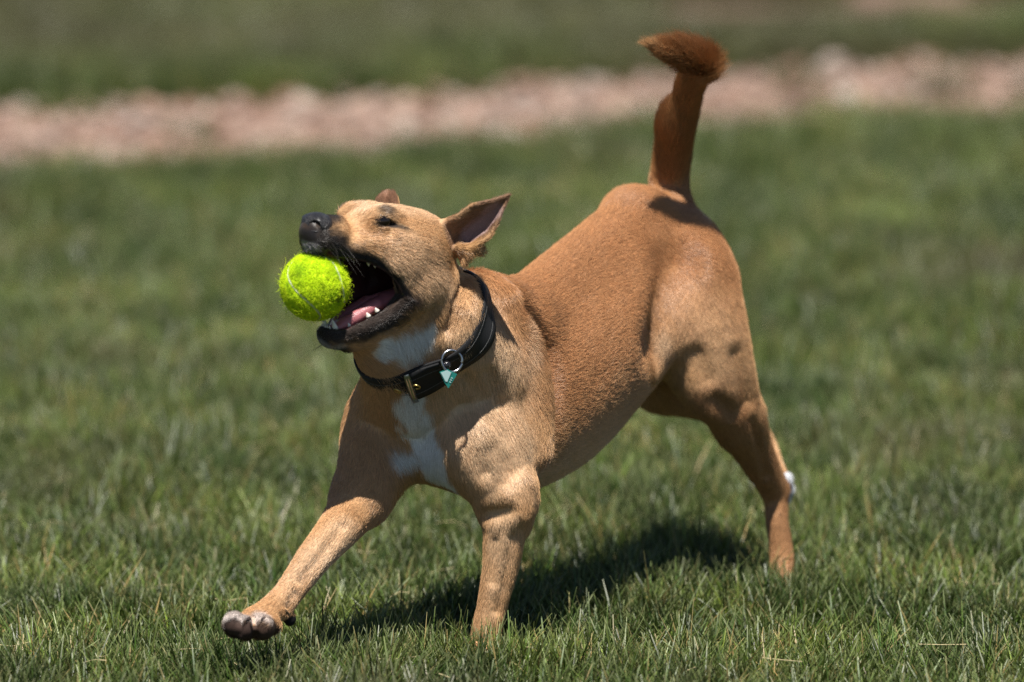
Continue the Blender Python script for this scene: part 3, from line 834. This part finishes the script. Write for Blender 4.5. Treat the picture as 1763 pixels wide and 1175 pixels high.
def coat_material(name, attr, hair):
    t = NT(name)
    at = t.n("ShaderNodeAttribute", _attribute_name=attr)
    b = t.n("ShaderNodeBsdfPrincipled", Roughness=.36 if hair else .6)
    b.inputs["Specular IOR Level"].default_value = .5 if hair else .25
    t.l(at.outputs["Color"], b.inputs["Base Color"])
    if not hair:
        at2 = t.n("ShaderNodeAttribute", _attribute_name="wet")
        mp = t.n("ShaderNodeMapRange"); mp.inputs["To Min"].default_value = .85; mp.inputs["To Max"].default_value = .28
        t.l(at2.outputs["Fac"], mp.inputs["Value"]); t.l(mp.outputs[0], b.inputs["Roughness"])
        nz = noise_rough(t, b, 900, 1, .35)
    else:
        pass
    t.l(b.outputs[0], t.out.inputs[0])
    return t.m
def set_attr(me, name, typ, dom, arr):
    a = me.attributes.new(name, typ, dom)
    if typ == 'FLOAT_COLOR': a.data.foreach_set("color", np.hstack([arr, np.ones((len(arr), 1))]).astype(f32).ravel())
    elif typ == 'FLOAT_VECTOR': a.data.foreach_set("vector", arr.astype(f32).ravel())
    else: a.data.foreach_set("value", arr.astype(f32).ravel())
me = fast_mesh("dog", bv, bq.astype(np.int32))
body = link("dog", me, coat_material("dog_skin", "tint", False))
vb = bare(bv)
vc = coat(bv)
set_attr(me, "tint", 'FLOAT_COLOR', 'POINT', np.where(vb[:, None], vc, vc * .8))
set_attr(me, "wet", 'FLOAT', 'POINT', bare(bv, True).astype(float))
tag(body, "tan short-haired dog with white breast stripe, one forepaw lifted, mouth wide open round a ball", "dog")

# ---- the coat itself
def grow(n_per_m2, seed=1, keep=None, scale=1.0):
    rng = np.random.default_rng(seed)
    T = np.vstack([bq[:, [0, 1, 2]], bq[:, [0, 2, 3]]])
    A, B, C = bv[T[:, 0]], bv[T[:, 1]], bv[T[:, 2]]
    N = np.cross(B - A, C - A); ar = np.linalg.norm(N, axis=1) / 2
    cnt = int(ar.sum() * n_per_m2)
    k = rng.choice(len(T), cnt, p=ar / ar.sum())
    u, v = rng.random(cnt), rng.random(cnt); f = u + v > 1; u[f] = 1 - u[f]; v[f] = 1 - v[f]
    P = A[k] + u[:, None] * (B[k] - A[k]) + v[:, None] * (C[k] - A[k])
    n = N[k] / (2 * ar[k][:, None] + 1e-12)
    g = ~bare(P)
    return P[g], n[g], rng
def build_coat(density, pts=4):
    P, n, rng = grow(density)
    D, L = lie(P)
    ear_in = patch(P, [p(812, 408, E0 + .008), p(838, 385, E0 + .006), p(850, 365, E0)], .011, .004, .1)
    L = L * (1 - .6 * ear_in)
    whis = rng.random(len(P))
    L = L * (0.65 + .7 * rng.random(len(P)))
    # locks: neighbouring hairs lean the same way
    j = np.stack([fbm(P, 110, 31) - .5, fbm(P, 110, 41) - .5, fbm(P, 110, 51) - .5], 1) * .55 + rng.normal(0, .11, (len(P), 3))
    plume = patch(P, [p(1213, 108, .235), p(1160, 88, .2)], .026, .012, 0)
    j += rng.normal(0, .14, j.shape) * plume[:, None]; L = L * (1 + plume * rng.uniform(-.35, .2, len(P)))
    D = D + j
    D = D - n * (D * n).sum(1)[:, None]; D /= np.linalg.norm(D, axis=1, keepdims=True) + 1e-9
    lift = .16 + .24 * fbm(P, 110, 61) + rng.normal(0, .06, len(P)) + .40 * patch(P, [p(1213, 108, .235), p(1165, 88, .2)], .024, .016, 0)
    lift = np.maximum(lift, .0011 / L)
    X = np.empty((len(P), pts, 3))
    for i in range(pts):
        t = i / (pts - 1)
        X[:, i] = P - n * .0003 + (D * t + n * (lift * t * (1 - .35 * t))[:, None]) * L[:, None]
    hc = bpy.data.hair_curves.new("coat")
    hc.add_curves([pts] * len(P))
    hc.attributes["position"].data.foreach_set("vector", X.astype(f32).ravel())
    rad = np.tile(np.linspace(1, .25, pts), (len(P), 1)) * (.00011 + .00004 * rng.random((len(P), 1)))
    ra = hc.attributes.get("radius") or hc.attributes.new("radius", 'FLOAT', 'POINT')
    ra.data.foreach_set("value", rad.astype(f32).ravel())
    c = coat(P) * (.62 + .72 * rng.random(len(P)))[:, None]
    a = hc.attributes.new("tint", 'FLOAT_COLOR', 'CURVE')
    a.data.foreach_set("color", np.hstack([np.clip(c, 0, .95), np.ones((len(c), 1))]).astype(f32).ravel())
    o = bpy.data.objects.new("coat", hc); COL.objects.link(o)
    hc.materials.append(coat_material("dog_hair", "tint", True))
    o.parent = body
    print("hairs", len(P))
    return o
if DEV.get("fur", 1): build_coat(DEV.get("density", 1.7e6))
print("dog quads", len(bq))
# ------------------------------------------------------------------ parts of the dog's head and feet
def field_part(name, fld, voxel, mat, parent):
    v, t3, q4 = fld.mesh(voxel, pad=.004)
    return link(name, fast_mesh(name, v, q4.astype(np.int32)), mat, parent)
t, b = principled("nose_leather", (.012, .011, .012), .38, .5)
tc = t.n("ShaderNodeTexCoord"); vo = t.n("ShaderNodeTexVoronoi", Scale=900.0); vo.feature = 'DISTANCE_TO_EDGE'
t.l(tc.outputs["Object"], vo.inputs["Vector"]); bp = t.n("ShaderNodeBump", Strength=.6, Distance=.0004)
mr = maprange(t, vo.outputs["Distance"], 0, .15); t.l(mr, bp.inputs["Height"]); t.l(bp.outputs[0], b.inputs["Normal"])
fn_ = Field()
fn_.ell(h(.0550, 0, -.0135), (.0145, .0165, .0115), HM, k=.003)
fn_.ell(h(.0580, 0, -.0225), (.0105, .0055, .0100), HM, k=.006)
for sd in (1, -1):
    fn_.ell(h(.0580, sd * .0095, -.0150), (.0105, .0078, .0086), HM, k=.004)
    fn_.ell(h(.0650, sd * .0115, -.0140), (.0065, .0050, .0042), HM, k=.002, op='s')
    fn_.cap(h(.0675, sd * .0100, -.0160), h(.0595, sd * .0172, -.0175), .0017, .0010, k=.002, op='s')
fn_.cap(h(.0720, 0, -.0130), h(.0675, 0, -.0330), .0010, .0010, k=.0015, op='s')
nose = field_part("nose", fn_, .0007, t.m, body); nose["label"] = "black leathery nose"

t, b = principled("eye_wet", (.008, .005, .004), .08, .5)
for sd in (1, -1):
    bm = bmesh.new(); bmesh.ops.create_uvsphere(bm, u_segments=24, v_segments=16, radius=.0104)
    m = bpy.data.meshes.new("eye"); bm.to_mesh(m); bm.free(); m.polygons.foreach_set("use_smooth", np.ones(len(m.polygons), bool))
    e = link("eye", m, t.m, body); e.location = h(.0004, sd * .0187, -.0003)

t, b = principled("tongue_flesh", (.36, .12, .13), .30, .5)
b.inputs["Subsurface Weight"].default_value = .2; b.inputs["Subsurface Radius"].default_value = (.004, .0015, .001); b.inputs["Subsurface Scale"].default_value = .5
noise_rough(t, b, 1500, 1, .4)
JN = HM.T @ norm([.70, 0, .71])
ft = Field()
ft.chain([(h(-.040, 0, -.068), .013), (h(-.018, .001, -.078), .0135), (h(.002, .002, -.0925), .012), (h(.016, .002, -.1015), .009)], k=.003, squash=(JN, .5))
for sd in (1, -1): ft.chain([(h(-.016, sd * .0095, -.076), .004), (h(.004, sd * .0085, -.0905), .0042), (h(.014, sd * .006, -.098), .003)], k=.005)
ft.cap(h(-.02, 0, -.0695), h(.012, 0, -.0945), .0016, .0012, k=.004, op='s')
tongue = field_part("tongue", ft, .001, t.m, body); tongue["label"] = "wet pink tongue"

t, b = principled("tooth_enamel", (.74, .70, .60), .25, .5)
def cone_mesh(name, base, tip, r, bend=(0, 0, 0), seg=8, rings=5):
    base, tip = np.array(base, float), np.array(tip, float); d = norm(tip - base)
    a = norm(np.cross(d, [0.3, .5, .8])); c = np.cross(d, a); V = []
    for i in range(rings):
        s = i / (rings - 1); cen = base + (tip - base) * s + np.array(bend) * math.sin(s * math.pi * .5) ** 2
        rr = r * (1 - s) ** .75 + .0001
        V += [cen + (a * math.cos(q) + c * math.sin(q)) * rr for q in np.arange(seg) * 2 * math.pi / seg]
    Fq = [[i * seg + j, i * seg + (j + 1) % seg, (i + 1) * seg + (j + 1) % seg, (i + 1) * seg + j] for i in range(rings - 1) for j in range(seg)]
    Fq += [list(range(seg))[::-1], [(rings - 1) * seg + j for j in range(seg)]]
    return np_mesh(name, V, Fq)
JD = HM.T @ norm([.71, 0, -.70])
for sd in (1, -1):
    for (a, bb, e), (da, db, de), r in (
            ((.047, .0105, -.033), (.003, .002, -.0135), .0032),      # upper canine
            ((.030, .0150, -.035), (.001, .000, -.0045), .0022), ((.021, .0165, -.0355), (.000, .000, -.0045), .0024),
            ((.006, .0175, -.0355), (-.002, .000, -.0080), .0034), ((-.001, .0180, -.038), (-.002, .000, -.0060), .0030),
            ((.0215, .0080, -.1045), (.006, .001, .0085), .0028),     # lower canine
            ((.010, .0120, -.0995), (.0025, 0, .0030), .0020), ((-.006, .0165, -.0885), (.003, 0, .0035), .0026), ((-.013, .0185, -.0825), (.003, 0, .003), .0024)):
        q = h(a, sd * bb, e); link("tooth", cone_mesh("tooth", q, h(a + da, sd * (bb + db), e + de), r), t.m, body)
    for k in range(3):
        y = sd * (.0014 + k * .0026)
        link("tooth", cone_mesh("tooth", h(.0265 - k * .0008, y, -.1070), h(.0300 - k * .0008, y, -.1020), .0014), t.m, body)
        link("tooth", cone_mesh("tooth", h(.0545 - k * .001, y, -.034), h(.0555 - k * .001, y, -.0405), .0014), t.m, body)

t, b = principled("claw_horn", (.05, .035, .03), .35, .5)
for (tx, ty, tY) in ((393, 1066, -.198), (421, 1067, -.208), (447, 1066, -.202), (466, 1072, -.184)):
    a = p(tx + 8, ty - 1, tY + .012); link("claw", cone_mesh("claw", a, p(tx + 2, ty + 4, tY + .004), .0022, (0, 0, .0015)), t.m, body)
link("claw", cone_mesh("claw", p(494, 1058, -.158), p(492, 1049, -.163), .0024, (0, -.002, 0)), t.m, body)
for tx, tY in ((800, -.097), (814, -.107), (832, -.109), (846, -.099)):
    link("claw", cone_mesh("claw", p(tx, 1153, tY - .008), p(tx - 2, 1166, tY - .018), .0026), t.m, body)

# whiskers
rngw = np.random.default_rng(5)
W = []
for sd in (1, -1):
    for k in range(11):
        a = rngw.uniform(.028, .055); z = rngw.uniform(-.034, -.022)
        r0 = h(a, sd * (.0215 - (a - .028) * .28), z); out = HM.T @ norm([rngw.uniform(-.1, .5), sd * 1.0, rngw.uniform(-.5, .1)]); L = rngw.uniform(.018, .034)
        W.append([r0 + out * L * s + HM.T @ np.array([-.25, 0, -.25]) * L * s * s for s in np.linspace(0, 1, 6)])
    for k in range(4):
        r0 = h(rngw.uniform(.01, .02), sd * rngw.uniform(.006, .012), -.118); W.append([r0 + HM.T @ norm([.6, sd * .5, -.7]) * .016 * s for s in np.linspace(0, 1, 6)])
hw = bpy.data.hair_curves.new("whiskers"); hw.add_curves([6] * len(W))
hw.attributes["position"].data.foreach_set("vector", np.array(W, np.float32).ravel())
ra = hw.attributes.get("radius") or hw.attributes.new("radius", 'FLOAT', 'POINT'); ra.data.foreach_set("value", np.tile(np.linspace(.00016, .00004, 6), len(W)).astype(np.float32))
t, b = principled("whisker", (.03, .025, .02), .4, .5)
ow = link("whiskers", hw, t.m, body)

# ------------------------------------------------------------------ the tennis ball
BALL_C = h(.0455, -.001, -.0690); BALL_R = .0305
bm = bmesh.new(); bmesh.ops.create_icosphere(bm, subdivisions=5, radius=1)
ball_m = bpy.data.meshes.new("tennis_ball"); bm.to_mesh(ball_m); bm.free()
n_v = len(ball_m.vertices); co = np.empty(n_v * 3); ball_m.vertices.foreach_get("co", co); co = co.reshape(-1, 3)
tau = np.linspace(0, 2 * math.pi, 241)[:-1]
sa = .72                                                     # the seam's closed curve on a unit sphere
seam = np.stack([sa * 1.0 * np.cos(tau) + (1 - sa) * np.cos(3 * tau), sa * np.sin(tau) - (1 - sa) * np.sin(3 * tau), 2 * math.sqrt(sa * (1 - sa)) * np.sin(2 * tau)], 1)
seam /= np.linalg.norm(seam, axis=1)[:, None]
from mathutils import Quaternion
BR = np.array(Quaternion((0.352, 0.817, 0.424, 0.172)).to_matrix())
seam = seam @ BR.T
def seam_dist(U): return np.min(np.linalg.norm(U[:, None, :] - seam[None], axis=2), 1)
sd_ = np.concatenate([seam_dist(co[i:i + 2000]) for i in range(0, n_v, 2000)])
rad = BALL_R * (1 + .018 * (fbm(co, 5, 3) - .5) + .02 * (fbm(co, 14, 9) - .5) - .05 * np.exp(-(sd_ / .045) ** 2))
ball_m.vertices.foreach_set("co", (co * rad[:, None]).ravel()); ball_m.polygons.foreach_set("use_smooth", np.ones(len(ball_m.polygons), bool)); ball_m.update()
FELT = np.array((.68, .86, .025))
def felt(U):
    c = np.tile(FELT, (len(U), 1)) * (.80 + .4 * fbm(U, 6, 77))[:, None]
    g = sstep(fbm(U, 4.5, 70), .58, .74)[:, None]; c = c + (np.array((.33, .55, .02)) - c) * g * .7
    dk = patch(U, [BR.T[0] * 0 + norm((.80, -.60, -.12)), norm((.72, -.66, -.30))], .10, .08, .9, 8, 9)[:, None]; c = c + (np.array((.03, .06, .02)) - c) * dk * .9; dk = sstep(fbm(U, 16, 170), .66, .76)[:, None]; c = c + (np.array((.10, .16, .02)) - c) * dk * .7
    return c
set_attr(ball_m, "tint", 'FLOAT_COLOR', 'POINT', felt(co) * .8)
t = NT("ball_felt"); at = t.n("ShaderNodeAttribute", _attribute_name="tint"); b = t.n("ShaderNodeBsdfPrincipled", Roughness=.9); b.inputs["Specular IOR Level"].default_value = .1
t.l(at.outputs["Color"], b.inputs["Base Color"]); t.l(b.outputs[0], t.out.inputs[0])
ball = link("tennis_ball", ball_m, t.m); ball.location = BALL_C
tag(ball, "fuzzy yellow-green tennis ball held at the front of the dog's open mouth", "ball")
tb = NT("ball_fuzz"); at = tb.n("ShaderNodeAttribute", _attribute_name="tint"); b = tb.n("ShaderNodeBsdfPrincipled", Roughness=.8); b.inputs["Specular IOR Level"].default_value = .15
tr = tb.n("ShaderNodeBsdfTranslucent"); mx = tb.n("ShaderNodeMixShader"); mx.inputs[0].default_value = .30
tb.l(at.outputs["Color"], b.inputs["Base Color"]); tb.l(at.outputs["Color"], tr.inputs["Color"]); tb.l(b.outputs[0], mx.inputs[1]); tb.l(tr.outputs[0], mx.inputs[2]); tb.l(mx.outputs[0], tb.out.inputs[0])
NF = 42000; U = rngw.normal(0, 1, (NF, 3)); U /= np.linalg.norm(U, axis=1)[:, None]
ds = np.concatenate([seam_dist(U[i:i + 3000]) for i in range(0, NF, 3000)]); U = U[ds > .07]; NF = len(U)
tn = np.stack([fbm(U, 7, 1) - .5, fbm(U, 7, 2) - .5, fbm(U, 7, 5) - .5], 1) * 3 + rngw.normal(0, .55, (NF, 3)); tn -= U * (tn * U).sum(1)[:, None]
Lf = rngw.uniform(.0016, .0042, NF) * (.6 + .9 * fbm(U, 8, 15)); wild = rngw.random(NF) < .012; Lf[wild] *= 2.6
Xf = np.empty((NF, 5, 3))
rb = BALL_R * .985
for i in range(5):
    s = i / 4; Xf[:, i] = U * rb + (tn * s * .75 + U * (s * .75 - s * s * .25) + rngw.normal(0, .09, (NF, 3)) * s) * Lf[:, None]
hf = bpy.data.hair_curves.new("felt_fuzz"); hf.add_curves([5] * NF); hf.attributes["position"].data.foreach_set("vector", Xf.astype(np.float32).ravel())
ra = hf.attributes.get("radius") or hf.attributes.new("radius", 'FLOAT', 'POINT'); ra.data.foreach_set("value", np.tile(np.linspace(.00016, .00007, 5), NF).astype(np.float32))
a = hf.attributes.new("tint", 'FLOAT_COLOR', 'CURVE'); a.data.foreach_set("color", np.hstack([np.clip(felt(U) * rngw.uniform(.75, 1.25, (NF, 1)), 0, .95), np.ones((NF, 1))]).astype(np.float32).ravel())
link("felt_fuzz", hf, tb.m, ball)
def tube(name, pts, r, mat, parent=None, seg=8, closed=True):
    pts = np.array(pts, float); n = len(pts); V = []
    up = np.array([.1, .2, .97])
    for i in range(n):
        tan = norm(pts[(i + 1) % n] - pts[i - 1]) if closed else norm(pts[min(i + 1, n - 1)] - pts[max(i - 1, 0)])
        a = norm(np.cross(tan, up)); c = np.cross(tan, a); rr = r[i] if hasattr(r, '__len__') else r
        V += [pts[i] + (a * math.cos(q) + c * math.sin(q)) * rr for q in np.arange(seg) * 2 * math.pi / seg]
    Fq = [[i * seg + j, i * seg + (j + 1) % seg, ((i + 1) % n) * seg + (j + 1) % seg, ((i + 1) % n) * seg + j] for i in range(n if closed else n - 1) for j in range(seg)]
    if not closed: Fq += [list(range(seg))[::-1], [(n - 1) * seg + j for j in range(seg)]]
    return link(name, np_mesh(name, V, Fq), mat, parent)
t, b = principled("ball_seam", (.52, .58, .36), .8, .2)
tube("seam", seam * BALL_R * .983, .0009, t.m, ball, 6)

# ------------------------------------------------------------------ the collar, fitted to the neck
CN = norm((-.33, -.72, .60)); CU = norm(np.array((.873, 0, .487)) - CN * (np.array((.873, 0, .487)) @ CN)); CV = np.cross(CN, CU)
CC = p(742, 558, -.055)
NA = 180
ang = np.arange(NA) * 2 * math.pi / NA
HALF = .0148
offs = np.linspace(-HALF, HALF, 7); offs[3] = 0.0
dirs = np.cos(ang)[:, None] * CU + np.sin(ang)[:, None] * CV
# from the neck's axis out to the skin, all round, for each line along the band
rads = np.full((7, NA), .030)
for _ in range(26):
    Q = CC + offs[:, None, None] * CN + dirs[None] * rads[:, :, None]
    rads = np.minimum(rads + np.maximum(-dog.eval(Q.reshape(-1, 3).astype(f32), band=.05).reshape(7, NA), 0) * .8, .085)
rads = np.clip(rads, .050, .074) + .0012
fr = np.fft.rfft(rads, axis=1); fr[:, 6:] = 0
rads = np.fft.irfft(fr, NA, axis=1)
def strap_mesh(name, i0, i1, lift, thick, closed, width=1.0, base=None):
    """a band over the ring's steps i0..i1, standing off the neck by lift"""
    idx = np.arange(i0, i1) % NA
    V = []
    for layer in (lift, lift + thick):
        for k in range(7):
            for i in idx:
                V.append(CC + CN * offs[k] * width + dirs[i] * (base[k, i] + layer - (.0006 if k in (0, 6) and layer > lift else 0)))
    n = len(idx); Fq = []
    def vi(l, k, i): return (l * 7 + k) * n + i
    m = n if closed else n - 1
    for i in range(m):
        j = (i + 1) % n
        for k in range(6):
            Fq.append([vi(1, k, i), vi(1, k, j), vi(1, k + 1, j), vi(1, k + 1, i)]); Fq.append([vi(0, k, i), vi(0, k + 1, i), vi(0, k + 1, j), vi(0, k, j)])
        Fq.append([vi(0, 0, i), vi(0, 0, j), vi(1, 0, j), vi(1, 0, i)]); Fq.append([vi(0, 6, i), vi(1, 6, i), vi(1, 6, j), vi(0, 6, j)])
    if not closed:
        for i in (0, n - 1):
            for k in range(6): Fq.append([vi(0, k, i), vi(1, k, i), vi(1, k + 1, i), vi(0, k + 1, i)])
    return np_mesh(name, V, Fq)

t, b = principled("webbing", (.010, .010, .011), .65, .35)
tc = t.n("ShaderNodeTexCoord"); wv = t.n("ShaderNodeTexWave", Scale=420.0, Distortion=1.5); t.l(tc.outputs["Object"], wv.inputs["Vector"])
bp = t.n("ShaderNodeBump", Strength=.5, Distance=.0006); t.l(wv.outputs["Fac"], bp.inputs["Height"]); t.l(bp.outputs[0], b.inputs["Normal"])
WEB = t.m
collar = bpy.data.objects.new("dog_collar", None); COL.objects.link(collar); collar.location = CC
tag(collar, "black webbing collar with brass eyelets and a teal tag round the dog's neck", "collar")
def cpart(o):
    o.parent = collar; o.matrix_parent_inverse = Matrix.Translation(-Vector(CC)); return o
cpart(link("strap", strap_mesh("strap", 0, NA, .0, .0028, True, base=rads), WEB))

ring_px = np.array(to_px(CC + dirs * (rads[3] + .003)[:, None])).T
front = (dirs @ FWD) < .3
def at_px(x, y):
    q = np.hypot(ring_px[:, 0] - x, ring_px[:, 1] - y) + np.where(front, 0, 1e4); return int(np.argmin(q))
steel, b = principled("steel", (.42, .43, .46), .28, .5, Metallic=1.0)
brass, b = principled("brass", (.55, .40, .14), .35, .5, Metallic=1.0)
i_k = at_px(704, 648); i_t = at_px(768, 655)
lo_i, hi_i = min(i_k, i_t), max(i_k, i_t)
cpart(link("strap_end", strap_mesh("strap_end", lo_i - 1, hi_i + 2, .0030, .0026, False, .98, rads), WEB))
cpart(link("keeper", strap_mesh("keeper", i_k - 1, i_k + 2, .0058, .0012, False, 1.16, rads), steel.m))
def ring_frame(i, lift, off=0.0):
    return CC + CN * off + dirs[i] * (np.interp(off, offs, rads[:, i]) + lift), dirs[i], CN, np.cross(CN, dirs[i])
for x, y, lf in ((680, 648, .0044), (716, 652, .0066)):
    c, n_, w_, t_ = ring_frame(at_px(x, y), lf, .0005)
    cpart(tube("eyelet", [c + (w_ * math.cos(q) + t_ * math.sin(q)) * .0033 for q in np.arange(24) * math.pi / 12], .0009, brass.m, None, 8))
# stitching along both edges, short pale dashes
sv, sf = [], []
for w_off in (-.0078, .0078):
    for i in range(0, NA):
        if not front[i]: continue
        lf = .0060 if lo_i <= i <= hi_i else .0030
        for sub_ in (0.0, .5):
            j = (i + 1) % NA
            A_, n_, w_, t_ = ring_frame(i, lf, w_off); B_, *_r = ring_frame(j, lf, w_off)
            a0 = A_ + (B_ - A_) * sub_; a1 = A_ + (B_ - A_) * (sub_ + .28); k = len(sv)
            sv += [a0 - w_ * .0002, a1 - w_ * .0002, a1 + w_ * .0002, a0 + w_ * .0002]; sv += [q + n_ * .0003 for q in sv[-4:]]
            sf += [[k + 4, k + 5, k + 6, k + 7], [k, k + 1, k + 5, k + 4], [k + 2, k + 3, k + 7, k + 6], [k + 1, k + 2, k + 6, k + 5], [k + 3, k, k + 4, k + 7]]
thread, b = principled("thread", (.16, .16, .16), .8, .2)
st = cpart(link("stitching", np_mesh("stitching", sv, sf, False), thread.m)); st["kind"] = "stuff"
# ring and tag
YT = (ring_frame(i_t, .006)[0])[1] - .009
c = p(778, 622, YT); e1 = norm(p(800, 628, YT + .003) - c); e2 = norm(p(774, 640, YT - .002) - c)
cpart(tube("tag_ring", [c + (e1 * math.cos(q) * .0098 + e2 * math.sin(q) * .0098) for q in np.linspace(0, 2 * math.pi, 41)[:-1]], .0012, steel.m, None, 8))
teal, b = principled("tag_enamel", (.02, .20, .17), .3, .5)
pale, b = principled("tag_plate", (.42, .60, .58), .25, .5)
def plate(name, px, Y, dY, th, mat):
    A_ = [p(x, y, Y + (y - 640) * dY) for x, y in px]; n = len(A_)
    V = A_ + [q + np.array([0, th, 0]) for q in A_]
    return cpart(link(name, np_mesh(name, V, [list(range(n))[::-1], list(range(n, 2 * n))] + [[i, (i + 1) % n, n + (i + 1) % n, n + i] for i in range(n)], False), mat))
tagp = plate("tag", [(757, 641), (770, 636), (787, 645), (779, 658), (772, 669), (766, 660)], YT - .0035, .00002, .0012, teal.m); tagp["label"] = "small teal and silver tag"
plate("tag_inlay", [(759, 642), (770, 638), (777, 642), (770, 658), (767, 657)], YT - .0041, .00002, .0007, pale.m)
for k in range(3):
    x, y = 777 + .2 * k - k * 1.6, 650 + k * 3.6; plate("tag_mark", [(x, y), (x + 2.6, y + 1.2), (x + 2.0, y + 2.6), (x - .6, y + 1.4)], YT - .0040, .00002, .0006, pale.m)
bm = bmesh.new(); bmesh.ops.create_uvsphere(bm, u_segments=16, v_segments=10, radius=.0040); m = bpy.data.meshes.new("rivet"); bm.to_mesh(m); bm.free(); m.polygons.foreach_set("use_smooth", np.ones(len(m.polygons), bool))
dark, b = principled("rivet_black", (.015, .015, .017), .15, .5)
rv = link("rivet", m, dark.m, collar); rv.location = Vector(p(769, 629, YT)) - Vector(CC)
